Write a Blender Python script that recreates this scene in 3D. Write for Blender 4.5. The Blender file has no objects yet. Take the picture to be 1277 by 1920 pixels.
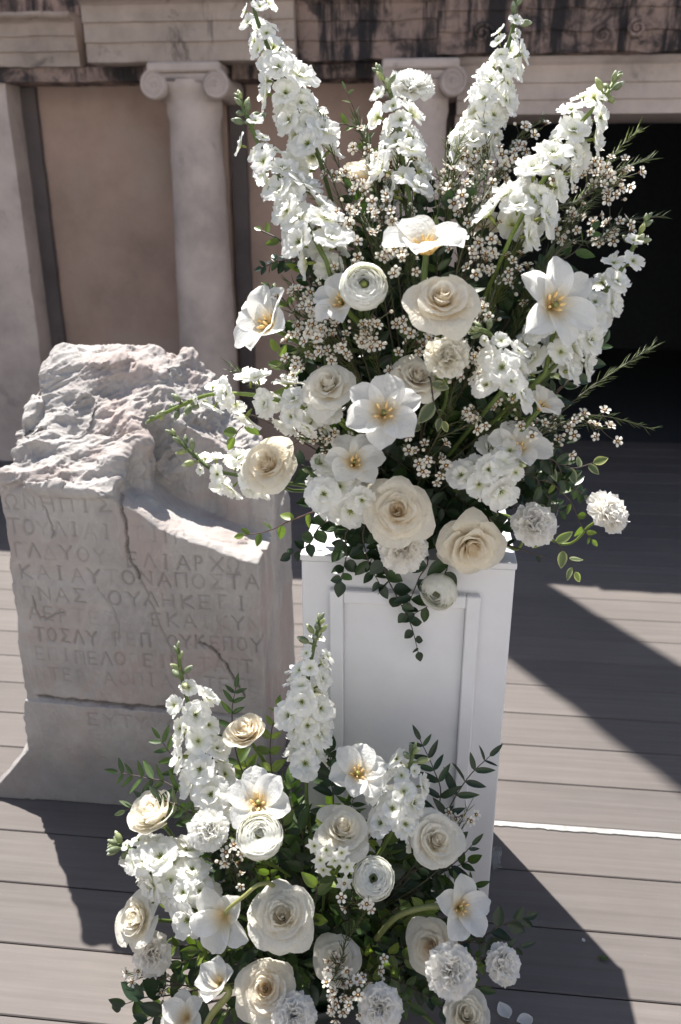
import bpy, math, random
import numpy as np
from mathutils.kdtree import KDTree
from mathutils import Vector, Matrix, Quaternion, noise as mnoise

rnd = random.Random(11)
sc = bpy.context.scene
C = sc.collection

# ------------------------------------------------------------------ camera
PITCH, YAW, FPX, EYE = math.radians(21.2), math.radians(6.0), 1570.0, Vector((0, 0, 1.5))
cd = bpy.data.cameras.new('camera')
cam = bpy.data.objects.new('camera', cd)
C.objects.link(cam)
cam.location = EYE
cam.rotation_euler = (math.pi / 2 - PITCH, 0, YAW)
cd.sensor_fit = 'VERTICAL'
cd.sensor_height = 36.0
cd.sensor_width = 24.0
cd.lens = 36.0 * FPX / 1920.0
cd.clip_start, cd.clip_end = 0.05, 3000
cd.dof.use_dof = True
cd.dof.focus_distance = 1.52
cd.dof.aperture_fstop = 3.6
sc.camera = cam

# ------------------------------------------------------------------ light
SUN = Vector((-0.268, 0.423, 0.85)).normalized()          # towards the sun
SUN_STRENGTH, SKY_STRENGTH, EXPOSURE = 5.0, 0.075, 1.24
world = bpy.data.worlds.new('World')
sc.world = world
world.use_nodes = True
wn = world.node_tree
sky = wn.nodes.new('ShaderNodeTexSky')
sky.sky_type = 'NISHITA'
sky.sun_disc = False
sky.sun_elevation = math.asin(SUN.z)
sky.sun_rotation = math.atan2(SUN.x, SUN.y)
bg = wn.nodes['Background']
bg.inputs['Strength'].default_value = SKY_STRENGTH
wn.links.new(sky.outputs['Color'], bg.inputs['Color'])
sl = bpy.data.lights.new('sun', 'SUN')
sl.energy = SUN_STRENGTH
sl.angle = math.radians(0.6)
sl.color = (1.0, 0.96, 0.905)
so = bpy.data.objects.new('sun', sl)
C.objects.link(so)
so.rotation_euler = SUN.to_track_quat('Z', 'Y').to_euler()
so.location = SUN * 12
sc.view_settings.view_transform = 'Standard'
sc.view_settings.look = 'None'
sc.view_settings.exposure = EXPOSURE
sc.view_settings.gamma = 1.0
sc.view_settings.use_curve_mapping = False
sc.cycles.max_bounces = 16
sc.cycles.diffuse_bounces = 9
sc.cycles.transmission_bounces = 9

# ------------------------------------------------------------------ measuring helpers (photograph pixel + world depth -> point)
FW = Vector((-math.sin(YAW) * math.cos(PITCH), math.cos(YAW) * math.cos(PITCH), -math.sin(PITCH)))
RT = Vector((math.cos(YAW), math.sin(YAW), 0))
UP = RT.cross(FW)
BK = -FW


def ray(px, py):
    return FW + RT * ((px - 638.5) / FPX) - UP * ((py - 960) / FPX)


def at(px, py, y):
    d = ray(px, py)
    return EYE + d * (y / d.y)


def gz(px, py, z=0.0):
    d = ray(px, py)
    return EYE + d * ((z - EYE.z) / d.z)


def mpp(p):
    return (p - EYE).dot(FW) / FPX


def cdir(tx, ty, tz=1.0):
    """direction given as screen right / screen up / towards the viewer"""
    return (RT * tx + UP * ty + BK * tz).normalized()


# ------------------------------------------------------------------ object helpers
class MB:
    def __init__(s):
        s.v, s.f, s.m, s.t = [], [], [], []

    def add(s, V, F, mat=0, tint=None):
        o = len(s.v)
        s.v += [tuple(p) for p in V]
        s.f += [tuple(i + o for i in f) for f in F]
        s.m += [mat] * len(F)
        s.t += list(tint) if tint is not None else [0.0] * len(V)

    def sheet(s, P, mat=0, tint=None, closed=False):
        n, k = P.shape[0], P.shape[1]
        F = []
        for i in range(n - 1):
            for j in range(k if closed else k - 1):
                j2 = (j + 1) % k
                F.append((i * k + j, i * k + j2, (i + 1) * k + j2, (i + 1) * k + j))
        s.add(P.reshape(-1, 3), F, mat, tint.reshape(-1) if tint is not None else None)

    def tube(s, pts, r0, r1=None, mat=0, k=6, caps=True, radii=None, tint=0.0):
        pts = [Vector(p) for p in pts]
        n = len(pts)
        r1 = r0 if r1 is None else r1
        rows, up = [], None
        for i, p in enumerate(pts):
            t = (pts[min(i + 1, n - 1)] - pts[max(i - 1, 0)])
            if t.length < 1e-9:
                t = Vector((0, 0, 1))
            t.normalize()
            if up is None:
                up = t.orthogonal().normalized()
            up = (up - t * up.dot(t))
            up = up.normalized() if up.length > 1e-6 else t.orthogonal().normalized()
            w = t.cross(up)
            r = radii[i] if radii else r0 + (r1 - r0) * i / max(1, n - 1)
            rows.append([p + (up * math.cos(a) + w * math.sin(a)) * r for a in [2 * math.pi * j / k for j in range(k)]])
        V = [v for row in rows for v in row]
        F = []
        for i in range(n - 1):
            for j in range(k):
                j2 = (j + 1) % k
                F.append((i * k + j, i * k + j2, (i + 1) * k + j2, (i + 1) * k + j))
        if caps:
            F.append(tuple(reversed(range(k))))
            F.append(tuple((n - 1) * k + j for j in range(k)))
        s.add(V, F, mat, [tint] * len(V))

    def box(s, x0, x1, y0, y1, z0, z1, mat=0):
        V = [(x, y, z) for z in (z0, z1) for y in (y0, y1) for x in (x0, x1)]
        F = [(0, 2, 3, 1), (4, 5, 7, 6), (0, 1, 5, 4), (2, 6, 7, 3), (0, 4, 6, 2), (1, 3, 7, 5)]
        s.add(V, F, mat)

    def cbox(s, x0, x1, y0, y1, z0, z1, c=0.004, mat=0):
        """box with chamfered edges"""
        V, idx = [], {}
        xs, ys, zs = (x0, x1), (y0, y1), (z0, z1)
        for a in range(2):
            for b in range(2):
                for d in range(2):
                    sx, sy, sz = (1 if a == 0 else -1), (1 if b == 0 else -1), (1 if d == 0 else -1)
                    p = (xs[a], ys[b], zs[d])
                    for ax in range(3):
                        q = [p[0] + sx * c, p[1] + sy * c, p[2] + sz * c]
                        q[ax] = p[ax]
                        idx[(a, b, d, ax)] = len(V)
                        V.append(tuple(q))
        F = []
        I = idx
        for a in range(2):
            f = [I[(a, 0, 0, 0)], I[(a, 1, 0, 0)], I[(a, 1, 1, 0)], I[(a, 0, 1, 0)]]
            F.append(f if a else f[::-1])
            f = [I[(0, a, 0, 1)], I[(1, a, 0, 1)], I[(1, a, 1, 1)], I[(0, a, 1, 1)]]
            F.append(f[::-1] if a else f)
            f = [I[(0, 0, a, 2)], I[(1, 0, a, 2)], I[(1, 1, a, 2)], I[(0, 1, a, 2)]]
            F.append(f if a else f[::-1])
        for a in range(2):
            for b in range(2):
                F.append([I[(a, b, 0, 0)], I[(a, b, 1, 0)], I[(a, b, 1, 1)], I[(a, b, 0, 1)]])
                F.append([I[(a, 0, b, 0)], I[(a, 1, b, 0)], I[(a, 1, b, 2)], I[(a, 0, b, 2)]])
                F.append([I[(0, a, b, 1)], I[(1, a, b, 1)], I[(1, a, b, 2)], I[(0, a, b, 2)]])
                for d in range(2):
                    F.append([I[(a, b, d, 0)], I[(a, b, d, 1)], I[(a, b, d, 2)]])
        s.add(V, F, mat)

    def ball(s, c, r, mat=0, nu=8, nv=5, axis=None, stretch=1.0, tint=0.0):
        ax = Vector(axis).normalized() if axis is not None else Vector((0, 0, 1))
        q = Vector((0, 0, 1)).rotation_difference(ax)
        c = Vector(c)
        V, F = [c + q @ Vector((0, 0, -r * stretch))], []
        for i in range(1, nv):
            a = -math.pi / 2 + math.pi * i / nv
            for j in range(nu):
                b = 2 * math.pi * j / nu
                V.append(c + q @ Vector((r * math.cos(a) * math.cos(b), r * math.cos(a) * math.sin(b), r * stretch * math.sin(a))))
        V.append(c + q @ Vector((0, 0, r * stretch)))
        for j in range(nu):
            j2 = (j + 1) % nu
            F.append((0, 1 + j2, 1 + j))
            for i in range(nv - 2):
                F.append((1 + i * nu + j, 1 + i * nu + j2, 1 + (i + 1) * nu + j2, 1 + (i + 1) * nu + j))
            F.append((len(V) - 1, 1 + (nv - 2) * nu + j, 1 + (nv - 2) * nu + j2))
        s.add(V, F, mat, [tint] * len(V))

    def mesh(s, name, mats, smooth=True):
        me = bpy.data.meshes.new(name)
        me.from_pydata(s.v, [], s.f)
        for m in (mats if isinstance(mats, (list, tuple)) else [mats]):
            me.materials.append(m)
        me.polygons.foreach_set('material_index', s.m)
        me.polygons.foreach_set('use_smooth', [smooth] * len(s.f))
        a = me.attributes.new('tint', 'FLOAT', 'POINT')
        a.data.foreach_set('value', s.t)
        me.update()
        return me

    def build(s, name, mats, parent=None, smooth=True, world=True):
        """world=True: the vertices are world coordinates and the parent is an unrotated Empty"""
        return put(name, s.mesh(name, mats, smooth), parent, Matrix.Identity(4) if world else None)


def put(name, me, parent=None, M=None):
    o = bpy.data.objects.new(name, me)
    C.objects.link(o)
    if parent is not None:
        o.parent = parent
        if M is not None:
            o.matrix_basis = Matrix.Translation(-Vector(parent.location)) @ M
    elif M is not None:
        o.matrix_basis = M
    return o


def sub(name, me, parent, M):
    o = bpy.data.objects.new(name, me)
    C.objects.link(o)
    o.parent = parent
    o.matrix_basis = M
    return o


def tag(o, label=None, cat=None, group=None, kind=None):
    if label: o['label'] = label
    if cat: o['category'] = cat
    if group: o['group'] = group
    if kind: o['kind'] = kind
    return o


def thing(name, label, cat, loc=(0, 0, 0), group=None):
    o = bpy.data.objects.new(name, None)
    o.empty_display_size = 0.05
    C.objects.link(o)
    o.location = loc
    return tag(o, label, cat, group)


def spline(pts, n=6):
    """Catmull-Rom through the points"""
    p = [Vector(q) for q in pts]
    if len(p) < 3:
        return [p[0].lerp(p[-1], i / n) for i in range(n + 1)]
    p = [p[0] * 2 - p[1]] + p + [p[-1] * 2 - p[-2]]
    out = []
    for i in range(1, len(p) - 2):
        a, b, c, d = p[i - 1], p[i], p[i + 1], p[i + 2]
        for k in range(n):
            t = k / n
            out.append(0.5 * ((2 * b) + (c - a) * t + (2 * a - 5 * b + 4 * c - d) * t * t + (3 * b - a - 3 * c + d) * t ** 3))
    out.append(p[-2])
    return out


# ------------------------------------------------------------------ materials
def N(nt, t, **kw):
    n = nt.nodes.new(t)
    for k, v in kw.items():
        if k in n.inputs:
            n.inputs[k].default_value = v
        else:
            setattr(n, k, v)
    return n


def new_mat(name):
    m = bpy.data.materials.new(name)
    m.use_nodes = True
    nt = m.node_tree
    return m, nt, nt.nodes['Principled BSDF']


def ramp(nt, fac, stops):
    r = nt.nodes.new('ShaderNodeValToRGB')
    e = r.color_ramp.elements
    e[0].position, e[0].color = stops[0][0], (*stops[0][1], 1)
    e[1].position, e[1].color = stops[-1][0], (*stops[-1][1], 1)
    for p, c in stops[1:-1]:
        q = e.new(p)
        q.color = (*c, 1)
    nt.links.new(fac, r.inputs[0])
    return r.outputs[0]


def mix(nt, fac, a, b, mode='MIX'):
    n = nt.nodes.new('ShaderNodeMix')
    n.data_type = 'RGBA'
    n.blend_type = mode
    for sock, val in ((n.inputs[0], fac), (n.inputs[6], a), (n.inputs[7], b)):
        if hasattr(val, 'links'):
            nt.links.new(val, sock)
        else:
            sock.default_value = val if not isinstance(val, tuple) else (*val, 1)
    return n.outputs[2]


def noise_tex(nt, scale, detail=6, rough=0.6, stretch=None, vec=None, dist=0.0):
    if vec is None:
        g = nt.nodes.new('ShaderNodeNewGeometry')
        vec = g.outputs['Position']
    if stretch:
        mp = nt.nodes.new('ShaderNodeMapping')
        mp.inputs['Scale'].default_value = stretch
        nt.links.new(vec, mp.inputs['Vector'])
        vec = mp.outputs[0]
    n = N(nt, 'ShaderNodeTexNoise', Scale=scale, Detail=detail, Roughness=rough, Distortion=dist)
    nt.links.new(vec, n.inputs['Vector'])
    return n.outputs['Fac']


def bump(nt, b, h, strength=0.3, dist=0.002):
    n = N(nt, 'ShaderNodeBump', Strength=strength, Distance=dist)
    nt.links.new(h, n.inputs['Height'])
    nt.links.new(n.outputs[0], b.inputs['Normal'])


def attr(nt, name='tint'):
    a = nt.nodes.new('ShaderNodeAttribute')
    a.attribute_name = name
    return a.outputs['Fac']


def petal_mat(name, col, base, trans=0.32, rough=0.55, vein=0.0):
    m, nt, b = new_mat(name)
    f = attr(nt)
    c = mix(nt, f, col, base)
    oi = nt.nodes.new('ShaderNodeObjectInfo')
    tone = ramp(nt, oi.outputs['Random'], [(0, (0.95, 0.94, 0.91)), (1, (1, 1, 1))])
    c = mix(nt, 1.0, c, tone, 'MULTIPLY')
    nf = noise_tex(nt, 160, 4, 0.6)
    c = mix(nt, 0.10, c, ramp(nt, nf, [(0.3, (0.7, 0.68, 0.62)), (0.7, (1, 1, 1))]), 'MULTIPLY')
    nt.links.new(c, b.inputs['Base Color'])
    b.inputs['Roughness'].default_value = rough
    b.inputs['Specular IOR Level'].default_value = 0.3
    tr = nt.nodes.new('ShaderNodeBsdfTranslucent')
    nt.links.new(c, tr.inputs['Color'])
    ms = nt.nodes.new('ShaderNodeMixShader')
    ms.inputs[0].default_value = trans
    nt.links.new(b.outputs[0], ms.inputs[1])
    nt.links.new(tr.outputs[0], ms.inputs[2])
    nt.links.new(ms.outputs[0], nt.nodes['Material Output'].inputs['Surface'])
    tc = nt.nodes.new('ShaderNodeTexCoord')
    hgt = noise_tex(nt, 9, 3, 0.6, vec=tc.outputs['Object'])
    if vein:
        cx = nt.nodes.new('ShaderNodeCombineXYZ')
        nt.links.new(attr(nt, 'across'), cx.inputs[0])
        vn = noise_tex(nt, vein, 3, 0.7, vec=cx.outputs[0])
        ad = N(nt, 'ShaderNodeMath', operation='MULTIPLY_ADD')
        nt.links.new(vn, ad.inputs[0])
        ad.inputs[1].default_value = 0.9
        nt.links.new(hgt, ad.inputs[2])
        hgt = ad.outputs[0]
        c = mix(nt, 0.5, c, ramp(nt, vn, [(0.35, (0.88, 0.87, 0.84)), (0.6, (1, 1, 1))]), 'MULTIPLY')
        nt.links.new(c, b.inputs['Base Color'])
        nt.links.new(c, tr.inputs['Color'])
    bump(nt, b, hgt, 0.25 if not vein else 0.35, 0.02)
    return m


def leaf_mat(name, col, edge, trans=0.25, rough=0.42):
    m, nt, b = new_mat(name)
    oi = nt.nodes.new('ShaderNodeObjectInfo')
    tone = ramp(nt, oi.outputs['Random'], [(0, (0.55, 0.6, 0.6)), (0.6, (1, 1, 1)), (1, (1.5, 1.45, 1.0))])
    nf = noise_tex(nt, 130, 4, 0.6)
    c = mix(nt, attr(nt), col, edge)
    c = mix(nt, 1.0, c, tone, 'MULTIPLY')
    c = mix(nt, 0.4, c, ramp(nt, nf, [(0.3, (0.5, 0.5, 0.5)), (0.7, (1.1, 1.1, 1.1))]), 'MULTIPLY')
    nt.links.new(c, b.inputs['Base Color'])
    b.inputs['Roughness'].default_value = rough
    b.inputs['Specular IOR Level'].default_value = 0.4
    tr = nt.nodes.new('ShaderNodeBsdfTranslucent')
    c2 = mix(nt, 1.0, c, (1.3, 1.6, 0.5), 'MULTIPLY')
    nt.links.new(c2, tr.inputs['Color'])
    ms = nt.nodes.new('ShaderNodeMixShader')
    ms.inputs[0].default_value = trans
    nt.links.new(b.outputs[0], ms.inputs[1])
    nt.links.new(tr.outputs[0], ms.inputs[2])
    nt.links.new(ms.outputs[0], nt.nodes['Material Output'].inputs['Surface'])
    return m


def plain(name, col, rough=0.6, var=0.25, scale=60):
    m, nt, b = new_mat(name)
    nf = noise_tex(nt, scale, 5)
    c = ramp(nt, nf, [(0.3, tuple(x * (1 - var) for x in col)), (0.7, tuple(min(1, x * (1 + var)) for x in col))])
    nt.links.new(c, b.inputs['Base Color'])
    b.inputs['Roughness'].default_value = rough
    return m


def stone_mat(name, col, dark, streak=0.0, scale=5.0, lichen=0.5, bstr=0.5, extra=None):
    """weathered stone: tone clouds, pitted grain, black lichen patches and vertical run-off streaks"""
    m, nt, b = new_mat(name)
    a = noise_tex(nt, scale, 8, 0.65)
    c = ramp(nt, a, [(0.3, tuple(x * 0.72 for x in col)), (0.5, col), (0.72, tuple(min(1, x * 1.25) for x in col))])
    if extra:
        e = noise_tex(nt, scale * 0.6, 5, 0.6, dist=1.2)
        c = mix(nt, ramp(nt, e, [(0.5, (0, 0, 0)), (0.66, (0.8, 0.8, 0.8))]), c, extra)
    if lichen > 0:
        l = noise_tex(nt, scale * 1.3, 9, 0.72, dist=0.6)
        c = mix(nt, ramp(nt, l, [(1.0 - lichen, (0, 0, 0)), (1.12 - lichen, (0.85, 0.85, 0.85))]), c, dark)
    if streak > 0:
        s2 = noise_tex(nt, 4.0, 7, 0.7, stretch=(2.6, 1.0, 0.28))
        c = mix(nt, ramp(nt, s2, [(1.0 - streak, (0, 0, 0)), (1.1 - streak, (0.95, 0.95, 0.95))]), c, dark)
    nt.links.new(c, b.inputs['Base Color'])
    b.inputs['Roughness'].default_value = 0.85
    b.inputs['Specular IOR Level'].default_value = 0.2
    bump(nt, b, noise_tex(nt, scale * 14, 8, 0.7), bstr, 0.006)
    return m


M_white = petal_mat('petal_white', (0.96, 0.96, 0.94), (0.66, 0.70, 0.38), 0.58)
M_tulip = petal_mat('petal_tulip', (0.955, 0.955, 0.94), (0.88, 0.68, 0.26), 0.56, vein=7.0)
M_carn = petal_mat('petal_carnation', (0.955, 0.94, 0.91), (0.92, 0.89, 0.81), 0.56)
M_cream = petal_mat('petal_cream', (0.96, 0.912, 0.80), (0.955, 0.83, 0.63), 0.55, vein=5.0)
M_ivory = petal_mat('petal_ivory', (0.962, 0.935, 0.855), (0.958, 0.895, 0.76), 0.55, vein=5.0)
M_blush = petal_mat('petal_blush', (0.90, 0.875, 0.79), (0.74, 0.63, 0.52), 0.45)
M_eye = plain('floret_eye', (0.16, 0.19, 0.035), 0.6)
M_stem = leaf_mat('stem_green', (0.12, 0.17, 0.045), (0.2, 0.25, 0.09), 0.1, 0.5)
M_bud = leaf_mat('bud_green', (0.20, 0.24, 0.11), (0.55, 0.58, 0.45), 0.15, 0.5)
M_paleStem = leaf_mat('stem_pale', (0.36, 0.36, 0.13), (0.45, 0.45, 0.2), 0.15, 0.5)
M_twig = plain('twig_brown', (0.05, 0.035, 0.025), 0.7)
M_twigred = plain('twig_red', (0.11, 0.06, 0.04), 0.6)
M_twigwax = plain('twig_olive', (0.065, 0.058, 0.028), 0.6)
M_anther = plain('anther_gold', (0.80, 0.56, 0.24), 0.7)
M_waxeye = plain('wax_centre', (0.14, 0.075, 0.035), 0.5)
M_leafdark = leaf_mat('leaf_dark', (0.022, 0.042, 0.018), (0.03, 0.055, 0.02), 0.16, 0.38)
M_leafmid = leaf_mat('leaf_mid', (0.045, 0.080, 0.024), (0.07, 0.11, 0.03), 0.24)
M_leaflight = leaf_mat('leaf_light', (0.13, 0.18, 0.045), (0.22, 0.26, 0.09), 0.35)
M_leafvar = leaf_mat('leaf_variegated', (0.10, 0.13, 0.06), (0.42, 0.42, 0.24), 0.25)
M_leafolive = leaf_mat('leaf_grey_green', (0.10, 0.13, 0.075), (0.14, 0.17, 0.1), 0.2)
M_needle = leaf_mat('needle_green', (0.095, 0.125, 0.034), (0.12, 0.15, 0.05), 0.2)

# deck boards
def deck_mat():
    m, nt, b = new_mat('deck_board')
    oi = nt.nodes.new('ShaderNodeObjectInfo')
    g = nt.nodes.new('ShaderNodeNewGeometry')
    grain = noise_tex(nt, 55, 7, 0.7, stretch=(0.03, 1.0, 1.0))
    c = ramp(nt, grain, [(0.25, (0.107, 0.095, 0.088)), (0.5, (0.127, 0.1135, 0.1065)), (0.78, (0.153, 0.138, 0.130))])
    tone = ramp(nt, oi.outputs['Random'], [(0, (0.86, 0.85, 0.85)), (1, (1.09, 1.08, 1.06))])
    c = mix(nt, 1.0, c, tone, 'MULTIPLY')
    pat = noise_tex(nt, 2.6, 6, 0.65)
    c = mix(nt, 0.55, c, ramp(nt, pat, [(0.3, (0.84, 0.84, 0.84)), (0.7, (1.12, 1.11, 1.09))]), 'MULTIPLY')
    dust = noise_tex(nt, 330, 3, 0.6)
    c = mix(nt, ramp(nt, dust, [(0.70, (0, 0, 0)), (0.78, (0.45, 0.45, 0.45))]), c, (0.45, 0.40, 0.37))
    stain = noise_tex(nt, 7.0, 8, 0.7, dist=0.5)
    c = mix(nt, ramp(nt, stain, [(0.66, (0, 0, 0)), (0.76, (0.35, 0.35, 0.35))]), c, (0.13, 0.10, 0.09))
    nt.links.new(c, b.inputs['Base Color'])
    b.inputs['Roughness'].default_value = 0.7
    b.inputs['Specular IOR Level'].default_value = 0.18
    bump(nt, b, grain, 0.25, 0.002)
    return m


M_deck = deck_mat()
M_under = plain('deck_underside', (0.03, 0.028, 0.026), 0.9)
M_earth = stone_mat('pale_gravel', (0.50, 0.49, 0.48), (0.36, 0.34, 0.31), 0, 0.8, 0.3)
M_seat = stone_mat('seat_stone', (0.455, 0.445, 0.43), (0.36, 0.34, 0.32), 0, 1.5, 0.3)
M_wallpl = stone_mat('wall_plaster', (0.313, 0.227, 0.187), (0.085, 0.072, 0.070), 0.30, 2.2, 0.28, 0.5, (0.33, 0.265, 0.225))
M_column = stone_mat('column_marble', (0.432, 0.368, 0.338), (0.17, 0.145, 0.135), 0.34, 3.5, 0.38, 0.5)
M_arch = stone_mat('architrave_marble', (0.340, 0.281, 0.244), (0.035, 0.032, 0.034), 0.40, 4.0, 0.42, 0.7)
M_archdark = stone_mat('architrave_blackened', (0.255, 0.187, 0.162), (0.022, 0.021, 0.024), 0.54, 5.0, 0.52, 0.8)
M_gapshade = stone_mat('gap_shade', (0.10, 0.085, 0.085), (0.04, 0.038, 0.04), 0, 3, 0.4)  # shade of the gap beside the shafts, put into the stone colour
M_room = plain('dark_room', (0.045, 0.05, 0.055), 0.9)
M_ptwhite, nt, b = new_mat('pedestal_paint')
nf = noise_tex(nt, 18, 5)
nt.links.new(ramp(nt, nf, [(0.3, (0.62, 0.615, 0.625)), (0.7, (0.66, 0.655, 0.665))]), b.inputs['Base Color'])
b.inputs['Roughness'].default_value = 0.5
bump(nt, b, noise_tex(nt, 260, 3), 0.06, 0.001)
M_line = stone_mat('worn_white_paint', (0.36, 0.352, 0.335), (0.17, 0.155, 0.145), 0, 20, 0.43, 0.5)


def rock_mat():
    m, nt, b = new_mat('weathered_marble')
    a = noise_tex(nt, 7, 9, 0.68)
    c = ramp(nt, a, [(0.28, (0.275, 0.255, 0.24)), (0.5, (0.37, 0.345, 0.325)), (0.72, (0.455, 0.43, 0.405))])
    pk = noise_tex(nt, 3.2, 5, 0.6, dist=1.4)
    c = mix(nt, ramp(nt, pk, [(0.46, (0, 0, 0)), (0.62, (0.75, 0.75, 0.75))]), c, (0.385, 0.31, 0.28))
    vein = noise_tex(nt, 4.2, 4, 0.55, stretch=(1.6, 1.0, 0.55), dist=2.2)
    c = mix(nt, ramp(nt, vein, [(0.475, (0, 0, 0)), (0.5, (0.16, 0.16, 0.16)), (0.525, (0, 0, 0))]), c, (0.56, 0.53, 0.50))
    sp = noise_tex(nt, 24, 8, 0.75)
    c = mix(nt, ramp(nt, sp, [(0.62, (0, 0, 0)), (0.72, (0.36, 0.36, 0.36))]), c, (0.17, 0.155, 0.145))
    # darker tone in the carved letters and the cracks
    c = mix(nt, attr(nt), c, (0.135, 0.118, 0.108))
    # damp grey foot of the block: dirt band with an uneven upper edge
    g = nt.nodes.new('ShaderNodeNewGeometry')
    sx = nt.nodes.new('ShaderNodeSeparateXYZ')
    nt.links.new(g.outputs['Position'], sx.inputs[0])
    ad = N(nt, 'ShaderNodeMath', operation='MULTIPLY_ADD')
    nt.links.new(noise_tex(nt, 6, 7, 0.7), ad.inputs[0])
    ad.inputs[1].default_value = 0.22
    nt.links.new(sx.outputs[2], ad.inputs[2])
    c = mix(nt, ramp(nt, ad.outputs[0], [(0.19, (0.62, 0.62, 0.62)), (0.33, (0, 0, 0))]), c, (0.165, 0.160, 0.160))
    nt.links.new(c, b.inputs['Base Color'])
    b.inputs['Roughness'].default_value = 0.8
    b.inputs['Specular IOR Level'].default_value = 0.25
    bump(nt, b, noise_tex(nt, 95, 9, 0.75), 0.8, 0.004)
    return m


M_rock = rock_mat()
# ------------------------------------------------------------------ setting: ground, deck, seating
def struct(name, mb, mats, parent=None, smooth=False):
    o = mb.build(name, mats, parent, smooth)
    o['kind'] = 'structure'
    return o


m = MB()
m.add([(-400, -400, -0.16), (400, -400, -0.16), (400, 400, -0.16), (-400, 400, -0.16)], [(0, 1, 2, 3)])
struct('ground', m, M_earth)

deck = thing('deck', None, None, (0, 0, 0))
deck['kind'] = 'structure'
BW = 0.1605
Y0 = gz(1277, 1564).y                       # the joint beside the white line
X0, X1 = -8.0, 8.0
pm = MB()
w = BW - 0.0030
prof = [(-w / 2, -0.028), (-w / 2, -0.002), (-w / 2 + 0.002, 0.0), (w / 2 - 0.002, 0.0), (w / 2, -0.002), (w / 2, -0.028)]
V = [(x, a, b_) for x in (X0, X1) for a, b_ in prof]
k = len(prof)
F = [(i, i + 1, k + i + 1, k + i) for i in range(k - 1)] + [tuple(range(k))[::-1], tuple(range(k, 2 * k))]
pm.add(V, F)
plank_me = pm.mesh('plank', M_deck, False)
i0 = math.ceil((-0.3 - Y0) / BW)
i1 = math.floor((5.3 - Y0) / BW)
for i in range(i0, i1):
    put('plank', plank_me, deck, Matrix.Translation((0, Y0 + (i + 0.5) * BW, 0)))
m = MB()
m.box(X0, X1, -0.35, 5.4, -0.12, -0.034)
m.build('deck_frame', M_under, deck, False)
# worn white line painted along one joint, right of the pedestal
m = MB()
lx0, lx1, n = 0.10, 2.6, 260
top = Y0 - 0.004
xs = [lx0 + (lx1 - lx0) * i / n for i in range(n + 1)]
lo = []
for x in xs:
    e = mnoise.noise(Vector((x * 14, 3.1, 0))) * 0.0035 + mnoise.noise(Vector((x * 60, 8.1, 0))) * 0.0034
    lo.append(top - 0.0165 + e)
for i in range(n):
    gap = mnoise.noise(Vector((xs[i] * 12, 0.3, 5))) > 0.46
    if gap:
        continue
    v = [(xs[i], lo[i], 0.0035), (xs[i + 1], lo[i + 1], 0.0035), (xs[i + 1], top, 0.0035), (xs[i], top, 0.0035)]
    v += [(p[0], p[1], 0.0002) for p in v]
    m.add(v, [(0, 1, 2, 3), (4, 5, 1, 0), (2, 6, 7, 3)])
m.build('painted_line', M_line, deck, False)

# stone seating of the theatre behind the viewer: sunlit steps
m = MB()
R0, dz, dr, nst, seg = 8.0, 0.45, 0.66, 34, 64
P = []
for i in range(nst):
    for zz, rr in ((-0.15 + i * dz, R0 + i * dr), (-0.15 + (i + 1) * dz, R0 + i * dr)):
        P.append([(rr * math.cos(math.pi + math.pi * j / seg), 3.6 + rr * math.sin(math.pi + math.pi * j / seg), zz) for j in range(seg + 1)])
m.sheet(np.array(P))
struct('seating_terrace', m, M_seat)

# ------------------------------------------------------------------ the stage building behind
YW = 4.66
bld = thing('stage_building', 'weathered stage building with ionic columns, pink plaster wall and blackened entablature', 'building', (0, YW, 0))


def rough_box(name, mat, x0, x1, y0, y1, z0, z1, amp=0.006, step=0.04, parent=bld, fr=9.0):
    mb = MB()
    def face(o, u, v):
        lu, lv = u.length, v.length
        nu, nv = max(2, int(lu / step) + 1), max(2, int(lv / step) + 1)
        P = np.zeros((nv, nu, 3))
        for a in range(nv):
            for c in range(nu):
                p = o + u * (c / (nu - 1)) + v * (a / (nv - 1))
                d = mnoise.noise_vector(p * fr) * amp + mnoise.noise_vector(p * fr * 3) * amp * 0.5
                P[a, c] = p + d
        mb.sheet(P)
    V3 = Vector
    dx, dy, dzz = V3((x1 - x0, 0, 0)), V3((0, y1 - y0, 0)), V3((0, 0, z1 - z0))
    o = V3((x0, y0, z0))
    face(o, dx, dzz)
    face(o + dx, dy, dzz)
    face(o + dx + dy, -dx, dzz)
    face(o + dy, -dy, dzz)
    face(o + dzz, dx, dy)
    face(o + dy, dx, -dy)
    return mb.build(name, mat, parent)


def block(name, mat, x0, x1, prof, amp=0.004, yb=None, step=0.035, parent=bld):
    """entablature block: a front profile [(y, z), ...] bottom to top run along x, closed to the back"""
    yb = YW + 0.5 if yb is None else yb
    pts = []
    pr = [(yb, prof[0][1])] + prof + [(yb, prof[-1][1])]
    for (a, b_) in zip(pr[:-1], pr[1:]):
        L = math.hypot(b_[0] - a[0], b_[1] - a[1])
        n = max(1, min(12, int(L / step)))
        pts += [(a[0] + (b_[0] - a[0]) * t / n, a[1] + (b_[1] - a[1]) * t / n) for t in range(n)]
    pts.append(pr[-1])
    nx = max(3, int((x1 - x0) / step))
    P = np.zeros((nx + 1, len(pts), 3))
    for i in range(nx + 1):
        for j, (y, z) in enumerate(pts):
            p = Vector((x0 + (x1 - x0) * i / nx, y, z))
            p += mnoise.noise_vector(p * 8) * amp + mnoise.noise_vector(p * 26) * amp * 0.6
            P[i, j] = p
    mb = MB()
    mb.sheet(P)
    k = len(pts)
    mb.add(list(P[0]), [tuple(range(k))])
    mb.add(list(P[-1]), [tuple(range(k))[::-1]])
    return mb.build(name, mat, parent, False)


XA, XB, XC = -2.29, -1.19, -0.085
XD0, XD1 = 0.30, 2.3                       # the dark doorway
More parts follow.
